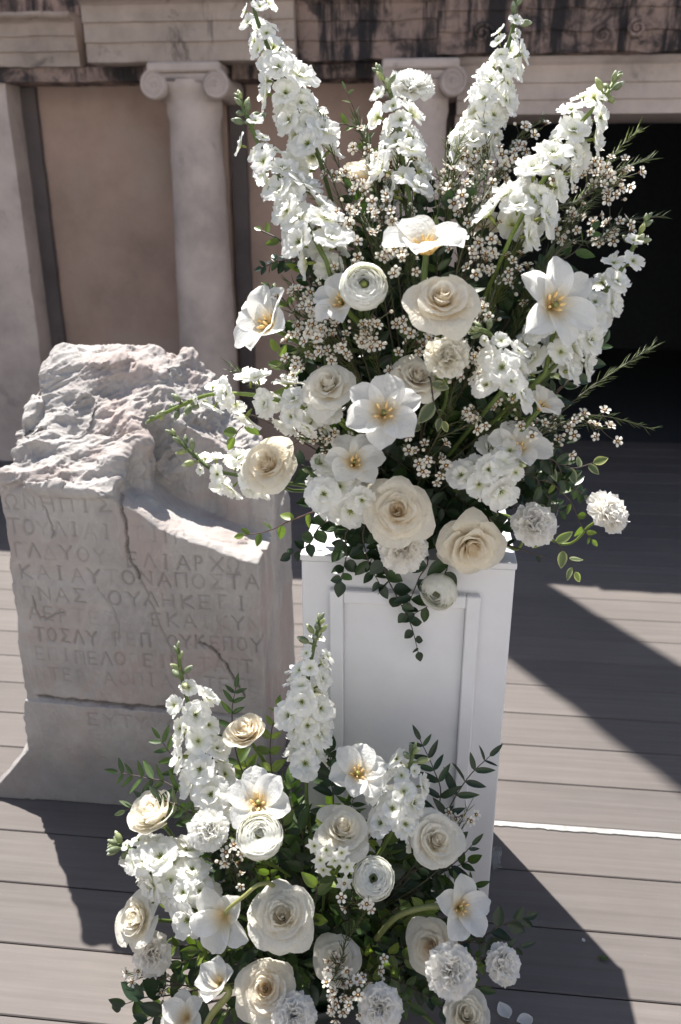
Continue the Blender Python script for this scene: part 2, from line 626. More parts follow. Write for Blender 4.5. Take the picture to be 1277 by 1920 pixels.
# plaster wall fields between the columns, each its own panel
rough_box('wall_panel', M_wallpl, -9.0, XB, YW, YW + 0.45, -0.15, 2.06, 0.006, 0.08)
rough_box('wall_panel', M_wallpl, XB + 0.002, XD0 - 0.22, YW + 0.004, YW + 0.45, -0.15, 2.06, 0.006, 0.08)
rough_box('wall_panel', M_wallpl, XD1 + 0.302, 8.0, YW + 0.002, YW + 0.45, -0.15, 2.06, 0.006, 0.12)
# pilaster strips behind the columns, and added dark strips painting the shadow gap
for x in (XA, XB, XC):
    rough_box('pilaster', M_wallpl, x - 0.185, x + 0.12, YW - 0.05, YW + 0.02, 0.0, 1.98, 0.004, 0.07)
    rough_box('gap_shade_strip', M_gapshade, x + 0.137, x + 0.215, YW - 0.035, YW + 0.02, 0.0, 1.98, 0.004, 0.07)


def column(x, broken=False):
    yc = YW - 0.20
    mb = MB()
    rows = []
    for i in range(41):
        t = i / 40
        z = 0.16 + (1.885 - 0.16) * t
        r = 0.160 - 0.036 * t ** 1.25
        if t > 0.965:
            r += 0.010
        rr = []
        for j in range(40):
            a = 2 * math.pi * j / 40
            p = Vector((x + r * math.cos(a), yc + r * math.sin(a), z))
            q = mnoise.noise(p * 7) * 0.004 + mnoise.noise(p * 22) * 0.0025
            rr.append((p.x + q * math.cos(a), p.y + q * math.sin(a), p.z))
        rows.append(rr)
    mb.sheet(np.array(rows), closed=True)
    sh = mb.build('column', M_column, bld)
    # base: plinth and two torus rings
    mb = MB()
    rows = []
    for r, z in ((0.2, 0.06), (0.212, 0.075), (0.215, 0.09), (0.205, 0.105), (0.182, 0.112), (0.18, 0.125), (0.195, 0.135), (0.195, 0.148), (0.165, 0.162)):
        rows.append([(x + r * math.cos(2 * math.pi * j / 32), yc + r * math.sin(2 * math.pi * j / 32), z) for j in range(32)])
    mb.sheet(np.array(rows), closed=True)
    mb.cbox(x - 0.215, x + 0.215, yc - 0.215, yc + 0.215, 0.0, 0.06, 0.006)
    o = mb.build('column_base', M_column, bld); 
    # capital: echinus and cushion, abacus, two scrolls in front and two behind
    mb = MB()
    rows = []
    for r, z in ((0.128, 1.88), (0.135, 1.89), (0.135, 1.905), (0.15, 1.925), (0.162, 1.95), (0.162, 1.975)):
        rows.append([(x + r * math.cos(2 * math.pi * j / 32), yc + r * math.sin(2 * math.pi * j / 32), z) for j in range(32)])
    mb.sheet(np.array(rows), closed=True)
    mb.cbox(x - 0.165, x + 0.165, yc - 0.155, yc + 0.155, 1.955, 2.005, 0.01)
    cap = put('capital', mb.mesh('capital', M_column), sh, Matrix.Identity(4)); cap.matrix_basis = Matrix.Identity(4)
    mb = MB()
    mb.cbox(x - 0.175, x + 0.175, yc - 0.175, yc + 0.175, 2.004, 2.046, 0.008)
    ab = put('abacus', mb.mesh('abacus', M_column, False), sh); ab.matrix_basis = Matrix.Identity(4)
    for sx in (-1, 1):
        mb = MB()
        cx, cz, R = x + sx * 0.148, 1.950, 0.062
        # drum that runs front to back
        rows = []
        for y, r in ((yc - 0.165, R * 0.86), (yc - 0.158, R), (yc - 0.12, R), (yc, R * 0.8), (yc + 0.12, R), (yc + 0.165, R)):
            rows.append([(cx + r * math.cos(2 * math.pi * j / 28), y, cz + r * math.sin(2 * math.pi * j / 28)) for j in range(28)])
        mb.sheet(np.array(rows), closed=True)
        mb.add(rows[0], [tuple(range(28))])
        # the raised scroll on the face
        pts, rad = [], []
        for i in range(70):
            t = i / 69
            a = math.pi / 2 - sx * t * 2 * math.pi * 2.4
            rr = R * 0.94 * (1 - t) ** 0.8 + 0.004
            pts.append((cx + rr * math.cos(a), yc - 0.165, cz + rr * math.sin(a)))
            rad.append(0.0085 * (1 - 0.55 * t))
        mb.tube(pts, 0.008, radii=rad, k=6)
        mb.ball((cx, yc - 0.165, cz), 0.011)
        vo = put('volute', mb.mesh('volute', M_column), sh); vo.matrix_basis = Matrix.Identity(4)
    for o2 in [c for c in bpy.data.objects if c.parent == sh]:
        o2.matrix_basis = Matrix.Identity(4)


for x in (XB, XC):
    column(x)
rough_box('corner_pier', M_column, -2.75, XA + 0.135, YW - 0.19, YW + 0.02, 0.0, 1.99, 0.005, 0.06)

# door piers and lintel on the right
rough_box('door_pier', M_column, 0.085, XD0, YW - 0.10, YW + 0.45, 0, 1.828, 0.003, 0.06)
rough_box('door_pier', M_column, XD1, XD1 + 0.3, YW - 0.10, YW + 0.45, 0, 1.828, 0.003, 0.06)
yl = YW - 0.17
block('lintel', M_column, 0.09, 8.0, [(yl, 1.826), (yl, 1.885), (yl - 0.012, 1.888), (yl - 0.012, 1.955), (yl - 0.024, 1.958), (yl - 0.024, 2.03), (yl - 0.045, 2.045), (yl - 0.045, 2.066)], 0.002)
# entablature blocks
ye = YW - 0.36


def fascias(y, z0, z1, crown=True):
    h = z1 - z0
    p = [(y + 0.02, z0), (y + 0.02, z0 + h * 0.28), (y + 0.008, z0 + h * 0.29), (y + 0.008, z0 + h * 0.57), (y - 0.004, z0 + h * 0.58), (y - 0.004, z0 + h * 0.82)]
    if crown:
        p += [(y - 0.02, z0 + h * 0.86), (y - 0.05, z0 + h * 0.90), (y - 0.06, z0 + h * 0.94), (y - 0.06, z1)]
    else:
        p += [(y - 0.004, z1)]
    return p


block('entablature_block', M_arch, -9.0, -1.735, fascias(ye + 0.10, 2.048, 2.27), 0.006)
rough_box('entablature_block', M_archdark, -1.733, -1.652, ye + 0.20, YW + 0.4, 2.05, 2.27, 0.006)
block('entablature_block', M_arch, -1.65, -0.662, fascias(ye - 0.02, 2.048, 2.325), 0.003)
block('entablature_block', M_archdark, -0.66, -0.02, fascias(ye + 0.04, 2.05, 2.32), 0.010)
block('entablature_block', M_archdark, -0.018, 0.62, fascias(ye + 0.03, 2.068, 2.36), 0.012)
block('entablature_block', M_archdark, 0.622, 8.0, fascias(ye + 0.035, 2.068, 2.36), 0.012)
# dark soffit course that the blocks sit on, between the capitals
rough_box('soffit_course', M_archdark, -9.0, XB - 0.2, YW - 0.22, YW + 0.3, 1.985, 2.046, 0.005)
rough_box('soffit_course', M_archdark, XB + 0.2, XC - 0.2, YW - 0.22, YW + 0.3, 1.985, 2.046, 0.005)
# carved ornament on the blackened frieze: rosettes and scrolls
for (px, py, r) in ((905, 62, 0.045), (1130, 66, 0.05), (1195, 52, 0.042)):
    p = at(px, py, ye + 0.012)
    mb = MB()
    pts = []
    for i in range(40):
        t = i / 39
        a = t * 2 * math.pi * 1.6 + px
        pts.append((p.x + r * (1 - 0.8 * t) * math.cos(a), p.y, p.z + r * (1 - 0.8 * t) * math.sin(a) * 0.9))
    mb.tube(pts, 0.010, 0.006)
    mb.ball(p, 0.010)
    mb.build('carved_scroll', M_archdark, bld)
# upper courses that stand back above the entablature, and what is left of the storey above
rough_box('upper_course', M_archdark, -9.0, -0.98, YW + 0.10, YW + 0.6, 2.26, 2.48, 0.012)
rough_box('upper_course', M_archdark, -0.02, 8.0, ye + 0.10, YW + 0.6, 2.352, 2.60, 0.012)
rough_box('upper_course', M_archdark, -0.898, -0.022, ye + 0.16, YW + 0.6, 2.315, 2.62, 0.012)
rough_box('upper_pier', M_arch, -0.975, -0.575, YW - 0.11, YW + 0.20, 2.615, 7.6, 0.01, 0.12)
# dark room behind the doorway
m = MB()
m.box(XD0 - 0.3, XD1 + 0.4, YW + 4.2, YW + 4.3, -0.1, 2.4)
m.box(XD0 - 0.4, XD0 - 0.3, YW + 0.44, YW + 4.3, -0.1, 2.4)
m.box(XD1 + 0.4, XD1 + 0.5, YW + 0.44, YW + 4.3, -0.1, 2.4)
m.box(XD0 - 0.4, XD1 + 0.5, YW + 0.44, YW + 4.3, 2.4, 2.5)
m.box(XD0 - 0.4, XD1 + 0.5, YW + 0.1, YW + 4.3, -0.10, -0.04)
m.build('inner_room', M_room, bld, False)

# ------------------------------------------------------------------ the inscribed block
YF, DEP = 1.700, 0.46
XR = at(490, 1200, YF).x
xL_px = [(0, 930), (12, 1000), (25, 1100), (40, 1250), (50, 1340), (58, 1400), (62, 1495)]
lz = [at(a, b_, YF) for a, b_ in xL_px]
lz = sorted([(p.z, p.x) for p in lz])
ZA = at(110, 908, YF).z
sil = [at(a, b_, YF + 0.42) for a, b_ in ((-20, 905), (5, 850), (30, 800), (45, 755), (80, 692), (125, 648), (200, 642), (290, 658), (350, 690), (400, 738), (450, 795), (500, 860), (560, 930))]
rid = [at(a, b_, YF + 0.21) for a, b_ in ((215, 760), (260, 745), (307, 763), (370, 800), (438, 846), (490, 890), (530, 905))]
led = [at(a, b_, YF) for a, b_ in ((215, 932), (240, 945), (285, 978), (330, 1000), (400, 1028), (455, 1048), (500, 1058))]
XBK = at(224, 930, YF).x
dx, dyv, dzv = 0.0026, 0.0042, 0.0026
gx = np.arange(-1.30, XR + 0.02, dx, dtype=np.float32)
gy = np.arange(YF - 0.03, YF + DEP + 0.03, dyv, dtype=np.float32)
gzv = np.arange(-0.012, 1.13, dzv, dtype=np.float32)
nr = np.random.RandomState(5)


def vnoise(a, b_, f, seed=0, octv=4, gain=0.55):
    """2D gradient-free value noise on arrays"""
    out = np.zeros(np.broadcast(a, b_).shape, np.float32)
    amp, tot = 1.0, 0.0
    for o in range(octv):
        A, B = a * f + 17.3 * (o + seed), b_ * f - 9.1 * (o + seed)
        i, j = np.floor(A).astype(int), np.floor(B).astype(int)
        u, v = A - i, B - j
        u, v = u * u * (3 - 2 * u), v * v * (3 - 2 * v)
        h = lambda p, q: ((np.sin(p * 127.1 + q * 311.7 + seed * 7.7) * 43758.5453) % 1.0)
        n = (h(i, j) * (1 - u) + h(i + 1, j) * u) * (1 - v) + (h(i, j + 1) * (1 - u) + h(i + 1, j + 1) * u) * v
        out += amp * (n - 0.5)
        tot += amp
        amp *= gain
        f *= 2.0
    return out / tot


def facets(a, b_, cell, seed, tilt, amp):
    """broken-stone chips: Voronoi cells, every one its own tilted plane"""
    r = np.random.RandomState(seed)
    wx = a + vnoise(a, b_, 1.3 / cell, seed, 3) * cell * 0.9
    wy = b_ + vnoise(a, b_, 1.3 / cell, seed + 3, 3) * cell * 0.9
    n = int((1.1 / cell) * (0.6 / cell))
    pts = np.stack([r.uniform(-1.35, -0.25, n), r.uniform(YF - 0.08, YF + 0.55, n)], 1)
    best = np.full(wx.shape, 1e9, np.float32)
    val = np.zeros(wx.shape, np.float32)
    for k_ in range(n):
        ddx, ddy = wx - pts[k_, 0], (wy - pts[k_, 1]) * 0.8
        d = ddx * ddx + ddy * ddy
        pl = r.uniform(-1, 1) * amp + tilt * (r.uniform(-1, 1) * ddx + r.uniform(-0.7, 1.1) * ddy)
        mk = d < best
        best[mk] = d[mk]
        val[mk] = pl[mk]
    return val


X2, Y2 = np.meshgrid(gx, gy, indexing='ij')
sy = Y2 - YF
zS = np.interp(X2, [p.x for p in sil], [p.z for p in sil])
zR = np.interp(X2, [p.x for p in rid], [p.z for p in rid])
zL = np.interp(X2, [p.x for p in led], [p.z for p in led])
t = np.clip(sy / 0.42, 0, 1.2)
prof_t = np.interp(t, [0, 0.10, 0.24, 0.34, 0.60, 0.70, 1.0, 1.2], [0, 0.03, 0.12, 0.38, 0.64, 0.88, 1.0, 0.99])
Hleft = ZA + (np.maximum(zS, 0.80) - ZA) * prof_t
Hright = np.where(sy < 0.20 + vnoise(X2, Y2, 9, 4) * 0.05, zL - 0.05 * sy + vnoise(X2, Y2, 22, 9) * 0.012, 0)
tr_ = np.clip((sy - 0.21) / 0.21, 0, 1.2)
Hup = zR + (zS - zR) * np.interp(tr_, [0, 0.4, 0.55, 1, 1.2], [0, 0.25, 0.7, 1.0, 0.95])
Hright = np.where(Hright > 0, Hright, Hup)
fc = facets(X2, Y2, 0.16, 3, 0.45, 0.024)
xb = XBK + vnoise(X2, Y2, 8, 2) * 0.07 + sy * 0.10
isl = X2 < xb
rough = np.where(isl, np.clip(0.12 + sy / 0.08, 0, 1), np.where(sy < 0.20, 0.10, np.clip(0.25 + (sy - 0.21) / 0.12, 0, 1)))
fc *= np.where(isl, np.clip(1.2 - 1.2 * t, 0.10, 1), 1)
H = np.where(isl, Hleft, Hright) + fc * rough + vnoise(X2, Y2, 22, 1, 3) * 0.010 * (0.4 + rough)
Hs = H.copy()
for _ in range(4):
    Hp = np.pad(Hs, 1, mode='edge')
    Hs = (Hp[:-2, 1:-1] + Hp[2:, 1:-1] + Hp[1:-1, :-2] + Hp[1:-1, 2:] + 2 * Hs) / 6
for _ in range(10):
    Hp = np.pad(Hs, ((1, 1), (0, 0)), mode='edge')
    Hs = np.where(sy > 0.26, (Hp[:-2] + Hp[2:] + Hs) / 3, Hs)
H = np.where(sy > 0.03, Hs, H)
edge = np.clip(1 - sy / 0.02, 0, 1)
H -= edge * (0.006 + 0.010 * np.clip(vnoise(X2, Y2 * 0, 40, 6) + 0.3, 0, 1))

# front face: waviness, chips, carved letters, cracks
X3, Z3 = np.meshgrid(gx, gzv, indexing='ij')
face = vnoise(X3, Z3, 5, 3) * 0.016 + vnoise(X3, Z3, 34, 7, 5) * 0.0050
groove_tone = np.zeros_like(face)
pit = vnoise(X3, Z3, 60, 15, 3)
face += np.clip(pit - 0.22, 0, 1) * 0.012


def carve(p, q, wdt, dep, gr=0.8, soft=1.0):
    (x0, z0), (x1, z1) = p, q
    pad = wdt * 2
    i0_, i1_ = np.searchsorted(gx, min(x0, x1) - pad), np.searchsorted(gx, max(x0, x1) + pad)
    k0, k1 = np.searchsorted(gzv, min(z0, z1) - pad), np.searchsorted(gzv, max(z0, z1) + pad)
    if i1_ <= i0_ or k1 <= k0:
        return
    A, B = X3[i0_:i1_, k0:k1], Z3[i0_:i1_, k0:k1]
    vx, vz = x1 - x0, z1 - z0
    L = vx * vx + vz * vz + 1e-12
    tt = np.clip(((A - x0) * vx + (B - z0) * vz) / L, 0, 1)
    d = np.hypot(A - x0 - tt * vx, B - z0 - tt * vz)
    g = np.clip(1 - d / wdt, 0, 1) ** soft
    carve.acc[i0_:i1_, k0:k1] = np.maximum(carve.acc[i0_:i1_, k0:k1], g * dep)
    groove_tone[i0_:i1_, k0:k1] = np.maximum(groove_tone[i0_:i1_, k0:k1], np.clip(g * 1.6, 0, 1) * gr)


carve.acc = np.zeros_like(face)


def arc(cx, cy, rx, ry, a0, a1, n=9):
    return [(cx + rx * math.cos(math.radians(a0 + (a1 - a0) * i / n)), cy + ry * math.sin(math.radians(a0 + (a1 - a0) * i / n))) for i in range(n + 1)]


GLYPH = {
    'Α': [[(0, 0), (.5, 1), (1, 0)], [(.2, .36), (.8, .36)]], 'Λ': [[(0, 0), (.5, 1), (1, 0)]],
    'Δ': [[(0, 0), (.5, 1), (1, 0), (0, 0)]], 'Ε': [[(.85, 1), (0.1, 1), (0.1, 0), (.85, 0)], [(0.1, .5), (.7, .5)]],
    'Γ': [[(.1, 0), (.1, 1), (.85, 1)]], 'Η': [[(.08, 0), (.08, 1)], [(.92, 0), (.92, 1)], [(.08, .5), (.92, .5)]],
    'Ι': [[(.5, 0), (.5, 1)], [(.35, 0), (.65, 0)], [(.35, 1), (.65, 1)]], 'Κ': [[(.1, 0), (.1, 1)], [(.9, 1), (.12, .48), (.95, 0)]],
    'Μ': [[(0, 0), (.1, 1), (.5, .3), (.9, 1), (1, 0)]], 'Ν': [[(.08, 0), (.08, 1), (.92, 0), (.92, 1)]],
    'Ο': [arc(.5, .5, .46, .5, 0, 360, 14)], 'Π': [[(.08, 0), (.08, 1), (.92, 1), (.92, 0)]],
    'Ρ': [[(.1, 0), (.1, 1)], [(.1, 1)] + arc(.45, .75, .4, .25, 90, -90) + [(.1, .5)]],
    'Σ': [[(.9, 1), (.08, 1), (.55, .5), (.08, 0), (.92, 0)]], 'Τ': [[(.5, 0), (.5, 1)], [(0, 1), (1, 1)]],
    'Υ': [[(.5, 0), (.5, .5), (.02, 1)], [(.5, .5), (.98, 1)]], 'Χ': [[(0, 0), (1, 1)], [(0, 1), (1, 0)]],
    'Ω': [[(0, 0), (.3, 0)] + arc(.5, .58, .44, .42, 235, -55, 12) + [(.7, 0), (1, 0)]],
    'Θ': [arc(.5, .5, .46, .5, 0, 360, 14), [(.3, .5), (.7, .5)]],
}
ROWS = [  # text, first letter centre px, last letter centre px, strength
    ('ΩΝΗΠΙΣ', (18, 943), (196, 946), 0.8), ('ΤΟΥΛΙΑΙ ΤΙΠ', (22, 988), (318, 1004), 0.8),
    ('ΓΛΔΥΟΥ ΕΛΙΑΡΧΩ', (32, 1032), (436, 1062), 1.0), ('ΚΑΙΑΥΤΟΝΑΠΟΣΤΑ', (48, 1074), (472, 1094), 1.0),
    ('ΓΝΑΣ ΟΥΛΗΚΕΓΙ', (50, 1114), (452, 1132), 1.0), ('ΑΕΡΤΕΣ  ΕΚΑΙΚΥΝ', (60, 1152), (474, 1172), 0.8),
    ('ΤΟΣΛΥ ΡΕΠ ΟΥΚΕΠΟΥ', (72, 1190), (478, 1212), 1.0), ('ΕΠΙΠΕΛΟΠΕΙΠ ΤΑΠΤ', (72, 1226), (462, 1252), 0.75),
    ('ΝΤΕΡ ΑΟΠΙΑ  ΤΕΣΕ', (74, 1262), (474, 1290), 0.6), ('ΕΥΤΥΧΩ', (176, 1346), (328, 1358), 0.7)]
for txt, a, b_, st in ROWS:
    pa, pb = at(a[0], a[1], YF), at(b_[0], b_[1], YF)
    n = len(txt) - 1
    lh = 0.0345
    for i, ch in enumerate(txt):
        if ch not in GLYPH:
            continue
        c = pa.lerp(pb, i / n)
        lw = min(0.031, (pb - pa).length / n * 0.72) * (0.7 if ch in 'ΙΡΓ' else 1.0)
        c = c + Vector((rnd.uniform(-.002, .002), 0, rnd.uniform(-.002, .002)))
        wear = st * rnd.choice((0.4, 0.6, 0.8, 0.9, 1.0, 1.0))
        for path in GLYPH[ch]:
            for p, q in zip(path[:-1], path[1:]):
                f = lambda s: (c.x + (s[0] - .5) * lw, c.z + (s[1] - .5) * lh)
                carve(f(p), f(q), 0.0036, 0.0052 * wear, 0.40 * wear)


def crack(pxs, wdt, dep, gr, jit=0.003):
    pts = [at(a, b_, YF) for a, b_ in pxs]
    pts = spline(pts, 6)
    pts = [(p.x + rnd.uniform(-jit, jit), p.z + rnd.uniform(-jit, jit)) for p in pts]
    for p, q in zip(pts[:-1], pts[1:]):
        carve(p, q, wdt * rnd.uniform(0.7, 1.3), dep, gr)


crack([(222, 925), (226, 955), (236, 985), (241, 1035), (262, 1085)], 0.0045, 0.011, 0.8)
crack([(262, 1085), (290, 1150), (318, 1215), (372, 1300)], 0.004, 0.004, 0.35)
crack([(372, 1205), (395, 1215), (408, 1228), (430, 1262), (458, 1306)], 0.0048, 0.010, 0.85)
crack([(82, 950), (96, 985), (96, 1010)], 0.004, 0.004, 0.6)
crack([(58, 1120), (75, 1160), (120, 1150)], 0.004, 0.004, 0.6)
crack([(180, 1100), (215, 1150), (225, 1200)], 0.004, 0.003, 0.3)
crack([(70, 1308), (150, 1314), (230, 1322), (330, 1330)], 0.007, 0.010, 0.9)
crack([(330, 1330), (480, 1345)], 0.005, 0.006, 0.4)
face += carve.acc
# the foot below the long crack stands slightly proud, the right border is a sunk margin
zb = np.interp(X3, [at(60, 1312, YF).x, at(480, 1345, YF).x], [at(60, 1312, YF).z, at(480, 1345, YF).z])
face += np.where(Z3 < zb, -0.007, 0.0) + np.clip((0.10 - Z3) / 0.1, 0, 1) * -0.012
xl1 = np.interp(gzv, [p[0] for p in lz], [p[1] for p in lz])
xl1 -= np.clip(0.150 - gzv, 0, 1) * 0.75
Y4, Z4 = np.meshgrid(gy, gzv, indexing='ij')
xl = xl1[None, :] + vnoise(Y4, Z4, 7, 5, 4) * 0.045 + np.clip(Z4 - 0.8, 0, 1) * 0.0
xr = XR + vnoise(Y4, Z4, 12, 8, 5) * 0.014
for yy_, dd, ww in ((0.07, 0.010, 0.012), (0.16, 0.016, 0.008), (0.19, 0.008, 0.02)):
    xr -= dd * np.clip(1 - np.abs(Y4 - YF - yy_ - 0.02 * np.sin(Z4 * 4)) / ww, 0, 1)


def surface_nets():
    f = gzv[None, None, :] - H[:, :, None].astype(np.float32)
    f = np.maximum(f * 0.8, (YF + face[:, None, :] - gy[None, :, None]).astype(np.float32))
    f = np.maximum(f, (gy[None, :, None] - (YF + DEP)).astype(np.float32))
    f = np.maximum(f, (xl[None, :, :] - gx[:, None, None]).astype(np.float32))
    f = np.maximum(f, (gx[:, None, None] - xr[None, :, :]).astype(np.float32))
    f = np.maximum(f, (0.0005 - gzv[None, None, :]).astype(np.float32))
    s = f < 0
    nx, ny, nz = f.shape
    any_, all_ = np.zeros((nx - 1, ny - 1, nz - 1), bool), np.ones((nx - 1, ny - 1, nz - 1), bool)
    for a in (0, 1):
        for b2 in (0, 1):
            for c in (0, 1):
                q = s[a:nx - 1 + a, b2:ny - 1 + b2, c:nz - 1 + c]
                any_ |= q
                all_ &= q
    act = any_ & ~all_
    I = np.argwhere(act)
    idx = np.full(act.shape, -1, np.int32)
    idx[act] = np.arange(len(I))
    acc, cnt = np.zeros((len(I), 3)), np.zeros(len(I))
    corners = [(a, b2, c) for a in (0, 1) for b2 in (0, 1) for c in (0, 1)]
    val = {c: f[I[:, 0] + c[0], I[:, 1] + c[1], I[:, 2] + c[2]] for c in corners}
    for c in corners:
        for ax in range(3):
            if c[ax] == 0:
                d = list(c); d[ax] = 1; d = tuple(d)
                va, vb = val[c], val[d]
                cr = (va < 0) != (vb < 0)
                tt = np.where(cr, va / np.where(cr, va - vb, 1), 0)
                for k_ in range(3):
                    acc[:, k_] += np.where(cr, c[k_] + (tt if k_ == ax else 0), 0)
                cnt += cr
    p = I + acc / cnt[:, None]
    V = np.stack([gx[0] + p[:, 0] * dx, gy[0] + p[:, 1] * dyv, gzv[0] + p[:, 2] * dzv], 1)
    quads = []
    for ax in range(3):
        sl1 = [slice(None)] * 3; sl2 = [slice(None)] * 3
        sl1[ax] = slice(0, -1); sl2[ax] = slice(1, None)
        ch = s[tuple(sl1)] != s[tuple(sl2)]
        E_ = np.argwhere(ch)
        u, v = (ax + 1) % 3, (ax + 2) % 3
        E_ = E_[(E_[:, u] > 0) & (E_[:, v] > 0) & (E_[:, u] < f.shape[u] - 1) & (E_[:, v] < f.shape[v] - 1)]
        ins = s[E_[:, 0], E_[:, 1], E_[:, 2]]
        def g(du, dv):
            q = E_.copy(); q[:, u] -= du; q[:, v] -= dv
            return idx[q[:, 0], q[:, 1], q[:, 2]]
        Q = np.stack([g(1, 1), g(0, 1), g(0, 0), g(1, 0)], 1)
        Q[~ins] = Q[~ins][:, ::-1]
        quads.append(Q)
    return V, np.concatenate(quads)


V, Q = surface_nets()


def vnormals(V, Q):
    n = np.cross(V[Q[:, 2]] - V[Q[:, 0]], V[Q[:, 3]] - V[Q[:, 1]])
    out = np.zeros_like(V)
    for k_ in range(4):
        for c in range(3):
            out[:, c] += np.bincount(Q[:, k_], n[:, c], len(V))
    return out / (np.linalg.norm(out, axis=1, keepdims=True) + 1e-12)


def relax(V, Q, w, it):
    e = np.concatenate([Q[:, [0, 1]], Q[:, [1, 2]], Q[:, [2, 3]], Q[:, [3, 0]]])
    e = np.concatenate([e, e[:, ::-1]])
    deg = np.bincount(e[:, 0], minlength=len(V))[:, None]
    for _ in range(it):
        a_ = np.stack([np.bincount(e[:, 0], V[e[:, 1], c], len(V)) for c in range(3)], 1) / np.maximum(deg, 1)
        V = V + (a_ - V) * w[:, None]
    return V


# the broken parts: first let the stair steps of the coarse shape settle, then break them into chips
ztop = np.interp(V[:, 0], [p.x for p in led], [p.z for p in led])
brk = np.where(V[:, 0] < XBK + 0.02, np.clip((V[:, 2] - (ZA - 0.035)) / 0.03, 0, 1), np.clip((V[:, 2] - ztop + 0.012) / 0.02, 0, 1))
brk = np.where((V[:, 1] < YF + 0.012) & (V[:, 2] < ztop - 0.01) & (V[:, 0] > XBK), 0, brk)
flat_wall = (V[:, 0] > XBK + 0.10) & (V[:, 1] > YF + 0.12) & (V[:, 1] < YF + 0.27)
lf = (V[:, 0] < np.interp(V[:, 2], [p[0] for p in lz], [p[1] for p in lz]) + 0.03) & (V[:, 1] > YF + 0.03)
brk = np.maximum(brk, lf * 0.35)
V = relax(V, Q, 0.55 * brk, 7)


def facets3(P, cell, seed, tilt, amp):
    r = np.random.RandomState(seed)
    lo_, hi_ = P.min(0) - cell, P.max(0) + cell
    n_ = int(np.prod((hi_ - lo_) / cell) * 0.8)
    S_ = r.uniform(lo_, hi_, (n_, 3))
    G_ = r.normal(0, 1, (n_, 3)) * tilt
    O_ = r.uniform(-1, 1, n_) * amp
    Wp = P + np.stack([np.sin(P[:, 1] * 2.3 / cell + seed) + np.sin(P[:, 2] * 1.7 / cell), np.sin(P[:, 2] * 2.1 / cell) + np.sin(P[:, 0] * 1.9 / cell), np.sin(P[:, 0] * 2.0 / cell + 1) + np.sin(P[:, 1] * 1.5 / cell)], 1) * cell * 0.10
    val = np.zeros(len(P))
    kd = KDTree(n_)
    for i_ in range(n_):
        kd.insert(S_[i_], i_)
    kd.balance()
    val = np.full(len(P), -1e9)
    best_ = np.array([[q[1] for q in kd.find_n(w_, 5)] for w_ in Wp])
    for c_ in range(best_.shape[1]):
        j = best_[:, c_]
        dv = Wp - S_[j]
        val = np.maximum(val, O_[j] + (dv * G_[j]).sum(1) - tilt / cell * 0.9 * (dv ** 2).sum(1))
    return val


sel = np.where(brk > 0.02)[0]
Nn = vnormals(V, Q)
Nn = relax(Nn, Q, np.full(len(V), 0.8), 14)
Nn /= np.linalg.norm(Nn, axis=1, keepdims=True) + 1e-9
P_ = V[sel]
damp = np.where(flat_wall[sel], 0.22, 1.0) * brk[sel]
led_ = (V[sel, 0] > XBK) & (V[sel, 2] < ztop[sel] + 0.02)
damp = np.where(led_, damp * 0.35, damp)
SQ = np.array([0.75, 1.0, 1.35])
ca, sa = math.cos(0.5), math.sin(0.5)
Rp = np.stack([P_[:, 0] * ca + P_[:, 2] * sa, P_[:, 1], -P_[:, 0] * sa + P_[:, 2] * ca], 1) * np.array([0.55, 1.0, 1.25])


def ridged(P, f, seed, warp=0.35):
    out = np.zeros(len(P))
    for i_, p in enumerate(P * f + seed * 3.3):
        q = Vector(p)
        q += mnoise.noise_vector(q * 0.6) * warp
        out[i_] = 1 - 2.0 * abs(mnoise.noise(q))
    return out


r1 = ridged(Rp, 7.0, 1)
disp = (r1 - 0.6) * 0.025 + (ridged(Rp, 16.0, 2) - 0.6) * 0.013 * (0.4 + 0.6 * np.clip(r1, 0, 1)) + (ridged(Rp * np.array([0.7, 1, 1.3]), 40.0, 3, 0.6) - 0.6) * 0.0050 + (ridged(P_, 90.0, 4) - 0.6) * 0.0022 + facets3(P_ * SQ, 0.10, 2, 0.12, 0.006)
V[sel] += Nn[sel] * (disp * damp)[:, None]
V[:, 2] = np.maximum(V[:, 2], 0.0005)
me = bpy.data.meshes.new('stone_block')
me.vertices.add(len(V)); me.loops.add(len(Q) * 4); me.polygons.add(len(Q))
me.vertices.foreach_set('co', V.astype(np.float32).ravel())
me.loops.foreach_set('vertex_index', Q.astype(np.int32).ravel())
me.polygons.foreach_set('loop_start', np.arange(0, len(Q) * 4, 4, dtype=np.int32))
me.polygons.foreach_set('use_smooth', np.ones(len(Q), bool))
gi = np.clip(((V[:, 0] - gx[0]) / dx).astype(int), 0, len(gx) - 1)
gk = np.clip(((V[:, 2] - gzv[0]) / dzv).astype(int), 0, len(gzv) - 1)
gr = np.where(V[:, 1] < YF + 0.03, groove_tone[gi, gk], 0)
a = me.attributes.new('tint', 'FLOAT', 'POINT')
a.data.foreach_set('value', gr.astype(np.float32))
me.materials.append(M_rock)
me.update(calc_edges=True)
me.validate()
rock = put('inscribed_stone', me)
tag(rock, 'broken grey marble block carved with rows of Greek capitals, rough on top', 'stone block')

